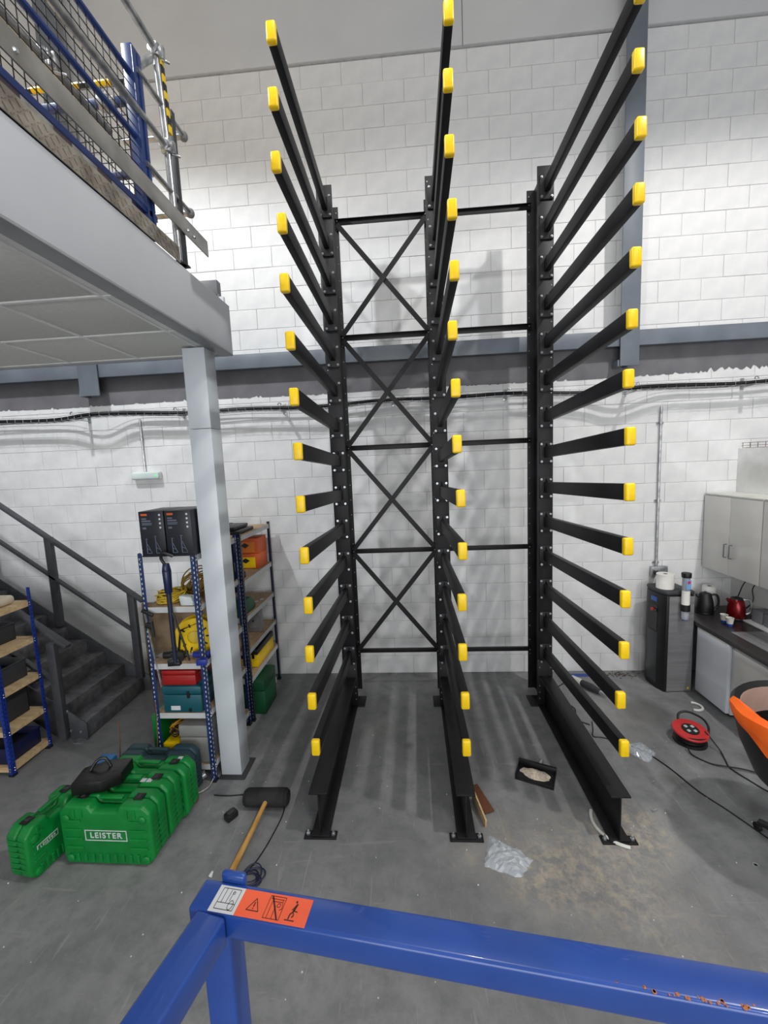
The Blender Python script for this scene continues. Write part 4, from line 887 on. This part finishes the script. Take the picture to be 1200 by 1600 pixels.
for i, y in enumerate((-1.42, -1.92, -2.42, -2.92)):
    bu = thing('base_cabinet', ('cream grey base cabinet next to the fridge', 'second cream base cabinet from the fridge', 'third cream base cabinet from the fridge', 'fourth cream base cabinet from the fridge')[i], 'cabinet', (3.75, y + 0.22, 0), group=None)
    part('carcass', MB().box(3.49, 4.08, y, y + 0.48, 0.12, WT - 0.047), cab_m, bu, bevel=0.002)
    part('door', MB().box(3.468, 3.487, y + 0.003, y + 0.477, 0.13, WT - 0.075), cab_m, bu, bevel=0.003)
    part('plinth', MB().box(3.53, 3.545, y, y + 0.48, 0, 0.12), cab_m, bu)
for i, (y0, y1) in enumerate(((-0.81, -0.02), (-1.61, -0.82), (-2.41, -1.62))):
    wu = thing('wall_cabinet', ('double wall cabinet in the corner above the kettles', 'second double wall cabinet from the corner', 'third double wall cabinet from the corner')[i], 'cabinet', (3.93, (y0 + y1) / 2, 1.28))
    part('carcass', MB().box(3.775, 4.097, y0, y1, 1.28, 2.1), cab_m, wu, bevel=0.002)
    part('top_board', MB().box(3.755, 4.097, y0, y1, 2.1, 2.118), offwhite, wu, bevel=0.002)
    ym = (y0 + y1) / 2
    for a, b, s in ((y0 + 0.002, ym - 0.002, 1), (ym + 0.002, y1 - 0.002, -1)):
        d = part('door', MB().box(3.755, 3.773, a, b, 1.275, 2.097), cab_m, wu, bevel=0.002)
        yh = b - 0.035 if s > 0 else a + 0.035
        part('handle', MB().tube([(3.757, yh, 1.46), (3.73, yh, 1.462), (3.73, yh, 1.60), (3.757, yh, 1.602)], 0.0065, 8), midgrey, d)
def kettle(label, loc, rz, m, s=1.0):
    t = thing('kettle', label, 'kettle', loc, rz)
    part('base', MB().cyl((0, 0, 0), (0, 0, 0.02), 0.085 * s, 24), black_p, t, bevel=0.003, local=True)
    part('jug', MB().lathe([(0.082 * s, 0.02), (0.085 * s, 0.05), (0.078 * s, 0.13), (0.062 * s, 0.2), (0.055 * s, 0.215)], (0, 0, 0), 28), m, t, local=True)
    part('lid', MB().lathe([(0.056 * s, 0.215), (0.05 * s, 0.228), (0.015, 0.234), (0.012, 0.245)], (0, 0, 0), 24), black_p, t, local=True)
    part('handle', MB().tube(smooth_path([(0.05 * s, 0, 0.21), (0.1 * s, 0, 0.215), (0.12 * s, 0, 0.16), (0.115 * s, 0, 0.09), (0.08 * s, 0, 0.06)]), 0.012, 8), black_p if m is not dkred else zinc, t, local=True)
    part('spout', MB().cone((-0.05 * s, 0, 0.18), (-0.085 * s, 0, 0.21), 0.025, 0.012, 10), m, t, local=True)
kettle('black kettle on the worktop next to the cooler', (3.66, -0.24, WT + 0.001), -0.4, black_p)
kettle('dark red kettle right of the black one, with a silver handle', (3.86, -0.42, WT + 0.001), -0.5, dkred)
roll('white paper roll standing behind the black kettle', (3.78, -0.12, WT + 0.001), 0.065, 0.27)
cup0 = thing('paper_cup', 'white and blue paper cup nearer the camera on the worktop edge', 'cup', (3.655, -0.62, WT + 0.001))
part('cup_wall', MB().lathe([(0.024, 0), (0.034, 0.085), (0.036, 0.088), (0.033, 0.088), (0.023, 0.004)], (0, 0, 0), 20), paper, cup0, local=True)
part('blue_base_band', MB().lathe([(0.0245, 0.0), (0.0275, 0.028)], (0, 0, 0), 20), cupblue, cup0, local=True)
dup(cup0, (3.665, -0.525, WT + 0.001), None, 'white and blue paper cup just behind the other one on the worktop')
dr = thing('dish_rack', 'grey utensil holder on a white drainer by the partition', 'dish rack', (3.98, -0.62, WT))
part('tray', MB().box(3.87, 4.08, -0.95, -0.5, WT + 0.001, WT + 0.02), white_m, dr, bevel=0.004)
part('caddy', MB().box(3.93, 4.07, -0.66, -0.53, WT + 0.02, WT + 0.15), mat('caddy_grey', rgb(118, 120, 124), 0.5), dr, bevel=0.008)
part('caddy', MB().box(3.93, 4.07, -0.81, -0.68, WT + 0.02, WT + 0.15), mat('caddy_grey', rgb(118, 120, 124), 0.5), dr, bevel=0.008)
skn = thing('sink', 'stainless sink with drainer let into the worktop', 'sink', (3.8, -1.3, WT))
part('rim', MB().box(3.55, 4.02, -1.9, -0.78, WT + 0.0005, WT + 0.006), stainless, skn, bevel=0.002)
part('drainer_groove', MB().box(3.62, 3.64, -1.3, -0.84, WT + 0.006, WT + 0.009).box(3.7, 3.72, -1.3, -0.84, WT + 0.006, WT + 0.009).box(3.78, 3.8, -1.3, -0.84, WT + 0.006, WT + 0.009), stainless, skn, bevel=0.001)
solo('kettle_lead', MB().tube(smooth_path([(3.85, -0.3, WT + 0.02), (3.95, -0.3, 0.98), (3.98, -0.34, 1.15), (4.06, -0.36, 1.27)]), 0.006, 6), cable_b, 'black kettle lead rising to the socket, left of the pair', 'cable')
solo('kettle_lead', MB().tube(smooth_path([(3.9, -0.38, WT + 0.02), (4.02, -0.42, 0.98), (4.03, -0.4, 1.12), (4.07, -0.46, 1.26)]), 0.006, 6), cable_b, 'black kettle lead rising to the socket, right of the pair', 'cable')
bt = MB()
for y in [-0.05 - 0.1 * i for i in range(20)]: bt.tube([(4.11, y, 2.66), (4.11, y, 2.605), (4.19, y, 2.605), (4.19, y, 2.66)], 0.003, 4)
for x, z in ((4.11, 2.66), (4.11, 2.63), (4.15, 2.605), (4.19, 2.66)): bt.tube([(x, -0.03, z), (x, -2.0, z)], 0.003, 4)
solo('wire_basket', bt, mat('wire_brown', rgb(130, 112, 96), 0.5, 0.5), 'wire basket tray lying along the top of the white partition', 'wire tray', kind='stuff')
# ------------------------------------------------------------------ tub chair with jacket
tc_ = thing('tub_chair', 'black padded tub chair at the right edge of the floor', 'chair', (2.90, -2.42, 0))
part('shell', MB().lathe([(0.1, 0.38), (0.2, 0.40), (0.31, 0.52), (0.39, 0.72), (0.43, 0.9), (0.44, 0.95), (0.42, 0.975), (0.39, 0.95), (0.36, 0.8), (0.3, 0.55), (0.05, 0.5)], (0, 0, 0), 40), mat('chair_leather', rgb(16, 16, 18), 0.45, 0, rgb(11, 11, 12), 20, 0.1, 60), tc_, local=True)
part('seat_pad', MB().lathe([(0.2, 0.5), (0.315, 0.56), (0.32, 0.6), (0.2, 0.63)], (0, 0, 0), 32), tan_m, tc_, local=True, label='tan seat pad')
part('inner_lining', MB().lathe([(0.33, 0.6), (0.362, 0.76), (0.386, 0.9), (0.392, 0.945), (0.385, 0.945), (0.378, 0.9), (0.352, 0.76), (0.32, 0.6)], (0, 0, 0), 40), tan_m, tc_, local=True, label='tan inner lining')
part('column', MB().cyl((0, 0, 0.08), (0, 0, 0.4), 0.03, 14), zinc, tc_, local=True)
for i in range(5):
    a = i * 2 * PI / 5 + 2.2
    part('leg', MB().bar((0, 0, 0.09), (0.27 * math.cos(a), 0.27 * math.sin(a), 0.065), 0.045, 0.03), black_p, tc_, bevel=0.008, local=True)
    part('castor', MB().cyl((0.27 * math.cos(a) - 0.012, 0.27 * math.sin(a), 0.027), (0.27 * math.cos(a) + 0.012, 0.27 * math.sin(a), 0.027), 0.027, 14), black_p, tc_, local=True)
def jacket_shell(off):
    g = []
    pr = [(0.335, 0.74), (0.37, 0.88), (0.395, 0.985), (0.43, 1.0), (0.458, 0.97), (0.456, 0.93), (0.450, 0.89), (0.441, 0.85)]
    for i in range(15):
        a = math.radians(160 + i * 7.0); row = []
        for j, (r, zz) in enumerate(pr):
            wv = 0.008 * math.sin(i * 1.3 + j) + 0.004 * math.sin(i * 3.1)
            zz = zz if zz > 0.96 or j < 4 else 0.96 - (0.96 - zz) * min(2.4, 0.1 + 0.3 * i)
            r = r if zz > 0.88 or j < 4 else min(r, 0.43 - (0.88 - zz) * 0.22)
            row.append(((r + off + wv) * math.cos(a), (r + off + wv) * math.sin(a), zz + 0.006 + (off if 0 < j < 5 else 0)))
        g.append(row)
    return g
jk = MB(); ga, gb = jacket_shell(0.004), jacket_shell(0.012); ni, nj = len(ga), len(ga[0])
vs = [p for g in (ga, gb) for r in g for p in r]; ID = lambda k, i, j: k * ni * nj + i * nj + j
fs = []
for i in range(ni - 1):
    for j in range(nj - 1): fs += [(ID(1, i, j), ID(1, i + 1, j), ID(1, i + 1, j + 1), ID(1, i, j + 1)), (ID(0, i, j + 1), ID(0, i + 1, j + 1), ID(0, i + 1, j), ID(0, i, j))]
for i in range(ni - 1):
    for j in (0, nj - 1): fs.append((ID(0, i, j), ID(0, i + 1, j), ID(1, i + 1, j), ID(1, i, j)))
for j in range(nj - 1):
    for i in (0, ni - 1): fs.append((ID(0, i, j), ID(0, i, j + 1), ID(1, i, j + 1), ID(1, i, j)))
jk.add(vs, fs)
solo('hi_vis_jacket', jk, hivis, 'bright orange hi-vis jacket draped over the rim of the tub chair', 'jacket', loc=(2.90, -2.42, 0))
# ------------------------------------------------------------------ things on the floor
ml = thing('mallet', 'big black rubber mallet with a wooden handle lying on the floor', 'mallet', (-0.75, -2.05, 0.05))
part('head', MB().cone((-0.925, -2.05, 0.068), (-0.9, -2.05, 0.068), 0.05, 0.066, 24).cone((-0.9, -2.05, 0.068), (-0.60, -2.045, 0.068), 0.066, 0.066, 24).cone((-0.60, -2.045, 0.068), (-0.575, -2.045, 0.068), 0.066, 0.05, 24), rubber, ml, bevel=0.006)
part('handle', MB().cone((-0.735, -2.06, 0.08), (-0.76, -2.3, 0.05), 0.017, 0.0185, 14).cone((-0.76, -2.3, 0.05), (-0.795, -2.63, 0.021), 0.0185, 0.02, 14), wood, ml)
cq = MB().tube(smooth_path([(-1.22, -1.96, 0.005), (-1.1, -1.965, 0.005), (-0.95, -1.95, 0.005), (-0.8, -1.96, 0.005), (-0.65, -2.0, 0.005), (-0.60, -2.12, 0.005), (-0.625, -2.35, 0.005), (-0.66, -2.5, 0.005), (-0.7, -2.6, 0.005), (-0.68, -2.72, 0.005)]), 0.0045, 6)
solo('black_cable', cq, cable_b, 'thin black cable running from under the mallet to the blue coil', 'cable')
coil('cable_coil', 'small coil of thin blue-black cable near the corner of the blue rail', (-0.66, -2.64, 0.0), 0.085, 5, mat('blueblack_cable', rgb(24, 32, 64), 0.5), 0.0042, 0.018, (0, 0), 21, squash=0.7, hgt=0.002)
bt_ = thing('battery_pack', 'small black battery pack lying left of the mallet', 'battery', (-0.985, -2.17, 0), 1.0)
part('case', MB().box(-0.045, 0.045, -0.032, 0.032, 0, 0.05), black_p, bt_, bevel=0.01, local=True)
part('terminal_block', MB().box(-0.03, 0.02, -0.02, 0.02, 0.05, 0.062), dkgrey, bt_, bevel=0.003, local=True)
# dust pan
dpn = thing('dustpan', 'black dustpan holding pale drilling dust between the middle and right base beams', 'dustpan', (1.4, -1.7, 0), -0.42)
part('pan', MB().box(-0.15, 0.15, -0.10, 0.08, 0, 0.006).box(-0.15, 0.15, 0.06, 0.085, 0.004, 0.05).box(-0.15, -0.143, -0.10, 0.08, 0, 0.03).box(0.143, 0.15, -0.10, 0.08, 0, 0.03).box(-0.15, 0.15, -0.125, -0.1, 0, 0.004), black_p, dpn, bevel=0.002, local=True)
part('handle_socket', MB().cone((0.02, 0.085, 0.03), (0.03, 0.12, 0.05), 0.02, 0.016, 14).cyl((0.03, 0.11, 0.052), (0.03, 0.118, 0.056), 0.012, 12), zinc, dpn, local=True)
dm = MB(); rd2 = random.Random(3); ring = []
for i in range(20):
    a = i * PI / 10; ring.append((0.132 * math.cos(a) * rd2.uniform(0.8, 1.05), 0.066 * math.sin(a) * rd2.uniform(0.7, 1.1) - 0.01))
dm.add([(x, y, 0.008) for x, y in ring] + [(x * 0.55, y * 0.55, 0.02) for x, y in ring] + [(0, -0.01, 0.024)], [(i, (i + 1) % 20, 20 + (i + 1) % 20, 20 + i) for i in range(20)] + [(20 + i, 20 + (i + 1) % 20, 40) for i in range(20)])
part('dust_heap', dm, dust_m, dpn, kind='stuff', local=True)
def bag(label, loc, rz, sx, sy, h, seed):
    rr_ = random.Random(seed); n = 12; v = []; f = []
    for k in range(2):
        for j in range(n + 1):
            for i in range(n + 1):
                u, w_ = i / n * 2 - 1, j / n * 2 - 1; e = (1 - u * u) * (1 - w_ * w_)
                zz = 0.002 + (h * e ** 0.6 + rr_.uniform(-0.011, 0.011) * (e > 0)) * k
                v.append((u * sx * (1 + 0.15 * w_) + rr_.uniform(-0.006, 0.006), w_ * sy * (1 - 0.2 * u) + rr_.uniform(-0.006, 0.006), max(0.001, zz)))
    for k in range(2):
        for j in range(n):
            for i in range(n):
                a = k * (n + 1) ** 2 + j * (n + 1) + i; q = (a, a + 1, a + n + 2, a + n + 1); f.append(q if k else q[::-1])
    m_ = MB().add(v, f); o = solo('plastic_bag', m_, glass_m, label, 'bag', loc=loc, rz=rz, smooth=False); return o
bag('crumpled clear plastic bag on the floor right of the middle base plate', (0.99, -2.46, 0.001), -0.5, 0.13, 0.1, 0.055, 2)
bag('flat clear plastic bag by the lowest arm tip of the right rack column', (2.38, -1.42, 0.001), 0.5, 0.1, 0.1, 0.02, 5)
solo('timber_offcut', MB().bar((0.845, -1.98, 0.06), (0.90, -2.22, 0.02), 0.012, 0.09, (0, 0, 1)), ply, 'thin timber offcut leaning on the middle base beam near its end', 'wood', bevel=0.001)
solo('rusty_sheet', MB().bar((0.86, -1.86, 0.03), (0.95, -2.1, 0.012), 0.08, 0.004), brown_stain, 'rusty brown metal piece beside the timber offcut', 'metal plate', bevel=0.001)
# angle grinder on the floor
gd = thing('angle_grinder', 'grey and black angle grinder lying under the right-hand arms', 'power tool', (2.36, -0.44, 0))
part('body', MB().cone((2.3, -0.34, 0.045), (2.37, -0.45, 0.045), 0.035, 0.04, 14).cone((2.37, -0.45, 0.045), (2.42, -0.53, 0.04), 0.04, 0.028, 14), dkgrey, gd, bevel=0.004)
part('gear_head', MB().cone((2.23, -0.24, 0.04), (2.3, -0.34, 0.045), 0.04, 0.038, 12), offwhite, gd, bevel=0.004)
part('nose', MB().cone((2.42, -0.53, 0.04), (2.46, -0.6, 0.03), 0.02, 0.008, 10), zinc, gd)
part('lead', MB().tube(smooth_path([(2.22, -0.25, 0.03), (2.1, -0.3, 0.006), (1.99, -0.42, 0.005), (1.97, -0.6, 0.005), (2.06, -0.78, 0.005), (2.0, -0.95, 0.005), (2.1, -1.05, 0.005)]), 0.005, 6), cable_b, gd)
solo('black_cable', MB().tube(smooth_path([(2.14, -1.0, 0.005), (2.1, -1.12, 0.005), (2.06, -1.22, 0.005), (2.14, -1.24, 0.005), (2.25, -1.3, 0.005), (2.4, -1.42, 0.005), (2.5, -1.62, 0.005), (2.57, -1.87, 0.005), (2.66, -2.05, 0.005), (2.74, -2.24, 0.005), (2.85, -2.5, 0.005), (3.1, -2.8, 0.005)]), 0.005, 6), cable_b, 'long black cable curving from under the right base beam to the right edge', 'cable')
el_ = thing('extension_reel', 'red and black cable reel lying tilted on the floor', 'cable reel', (2.9, -1.24, 0))
EM = Matrix.Translation((2.88, -1.28, 0.0)) @ rot(0, 0, 0.3)
part('drum', MB().lathe([(0.13, 0.0), (0.13, 0.02), (0.1, 0.03), (0.1, 0.08), (0.13, 0.085), (0.13, 0.1)], (0, 0, 0), 32, EM), black_p, el_)
TM = EM @ Matrix.Translation((0, 0, 0.105)) @ rot(0.12, -0.05, 0)
part('red_plate', MB().lathe([(0.135, -0.012), (0.14, 0.0), (0.135, 0.008), (0.07, 0.012), (0.065, 0.008)], (0, 0, 0), 36, TM), red_b, el_)
part('socket_face', MB().lathe([(0.066, 0.0), (0.066, 0.016), (0.0, 0.018)], (0, 0, 0), 28, TM), black_p, el_)
for i in range(4):
    a = i * PI / 2 + 0.4; part('socket', MB().cbox((0.038 * math.cos(a), 0.038 * math.sin(a), 0.019), (0.026, 0.026, 0.006), TM), print_w, el_, bevel=0.002)
part('wound_cable', MB().tube([EM @ Vector((0.112 * math.cos(t * PI / 12), 0.112 * math.sin(t * PI / 12), 0.03 + 0.0005 * t)) for t in range(96)], 0.006, 6), cable_b, el_)
part('carry_handle', MB().tube(smooth_path([TM @ Vector(p) for p in ((0.02, 0.135, -0.02), (0.06, 0.17, 0.03), (0.13, 0.14, 0.05), (0.17, 0.04, 0.05), (0.15, -0.04, 0.03), (0.12, -0.07, -0.03))]), 0.01, 8), black_p, el_)
solo('extension_cable', MB().tube(smooth_path([(2.97, -1.33, 0.13), (3.03, -1.42, 0.03), (3.01, -1.52, 0.006), (2.98, -1.62, 0.006), (3.02, -1.74, 0.006), (3.1, -1.9, 0.006), (3.3, -2.1, 0.006)]), 0.006, 6), cable_b, 'black cable leaving the red reel on its right, crossing the other', 'cable')
solo('extension_cable', MB().tube(smooth_path([(2.78, -1.4, 0.04), (2.78, -1.47, 0.008), (2.86, -1.57, 0.006), (2.95, -1.62, 0.018), (3.08, -1.66, 0.018), (3.25, -1.74, 0.006), (3.5, -1.9, 0.006)]), 0.006, 6), cable_b, 'black cable leaving the red reel on its left, crossing the other', 'cable')
def hook(nm, label, c, rz, r, arc, t, m, cat):
    solo(nm, MB().tube([(r * math.cos(a * arc / 14), r * math.sin(a * arc / 14), t) for a in range(15)], t, 8), m, label, cat, loc=c, rz=rz)
hook('white_hook', 'white curved plastic hook on the floor in front of the fridge', (3.25, -0.76, 0), -2.2, 0.07, 3.6, 0.012, offwhite, 'hook')
hook('white_strip', 'curved white plastic strip at the end of the right base beam', (1.86, -2.17, 0), 2.6, 0.2, 1.9, 0.011, offwhite, 'strip')
solo('blue_tape', MB().box(2.28, 2.47, -0.13, -0.06, 0, 0.002), bluetape, 'patch of blue tape on the floor against the wall', 'tape', smooth=False)
db = MB(); rz_ = random.Random(8)
for i in range(60):
    x = 2.83 + rz_.gauss(0, 0.09); y = -0.1 + rz_.gauss(0, 0.05)
    if y > -0.02: y = -0.03
    db.cbox((x, y, 0.004), (rz_.uniform(0.006, 0.03), 0.005, 0.005), Matrix.Translation((0, 0, 0)))
solo('swept_debris', db, leaf_m, 'brown dry debris at the foot of the wall left of the cooler', 'debris', kind='stuff', smooth=False)
for (x, y), lb in (((1.93, -1.93), 'steel washer on the floor right of the right base beam tip'), ((2.53, -2.46), 'steel washer on the floor near the tub chair'), ((2.0, -1.83), 'steel washer beside the right base beam')):
    solo('washer', MB().lathe([(0.009, 0), (0.018, 0), (0.018, 0.003), (0.009, 0.003), (0.009, 0)], (0, 0, 0), 16), zinc, lb, 'washer', loc=(x, y, 0))
for (x, y, a), lb in (((2.28, -1.79, 0.7), 'steel bolt on the floor between the cable and the right base beam'), ((2.13, -2.06, 0.3), 'steel bolt lying nearer the camera, right of the right base beam')):
    solo('loose_bolt', MB().cyl((0, 0, 0.007), (0.035, 0, 0.007), 0.006, 8).cyl((-0.006, 0, 0.009), (0, 0, 0.009), 0.009, 6), zinc, lb, 'bolt', loc=(x, y, 0), rz=a)
ch = MB(); rq = random.Random(5)
for i in range(150):
    x = rq.uniform(-2.4, 2.9); y = rq.uniform(-4.0, -1.2); s_ = rq.uniform(0.002, 0.006)
    ch.lathe([(s_, 0), (s_ * 0.6, s_ * 0.8)], (x, y, 0), 5)
solo('floor_chips', ch, print_w, 'tiny pale chips of grit scattered over the floor', 'grit', kind='stuff', smooth=False)
solo('white_chip', MB().cone((-0.93, -2.62, 0.0), (-0.92, -2.60, 0.02), 0.014, 0.006, 6), print_w, 'white plaster chip on the floor in front of the lettered green case', 'chip', smooth=False)

# repeats of one kind carry one group phrase
GROUPS = {'machine_case': 'machine cases standing in a row on the floor', 'product_box': 'black printed cartons on the top shelf', 'storage_bin': 'dark bins on the plywood shelves',
          'washer': 'washers lying on the floor', 'loose_bolt': 'bolts lying on the floor', 'base_cabinet': 'kitchen base cabinets', 'wall_cabinet': 'kitchen wall cabinets',
          'paper_cup': 'paper cups on the worktop', 'kettle': 'kettles on the worktop', 'carton_box': 'orange cartons on the shelf', 'steel_column': 'steel columns on the back wall',
          'shelving_unit': 'blue boltless shelving units', 'flat_case': 'flat cases on top of the shelving', 'cable_bundle': 'cable bundles in the wall tray', 'kettle_lead': 'kettle leads',
          'extension_cable': 'cables leaving the red reel', 'paper_roll': 'white paper rolls in the kitchen', 'plastic_bag': 'clear plastic bags on the floor', 'power_tool': 'power tools on the third shelf',
          'cable_coil': 'coils of cable', 'cable_tangle': 'cable tangles at the shelving foot'}
for o in list(COL.objects):
    if o.parent is None and 'label' in o:
        k = o.name.split('.')[0]
        if k in GROUPS: o['group'] = GROUPS[k]
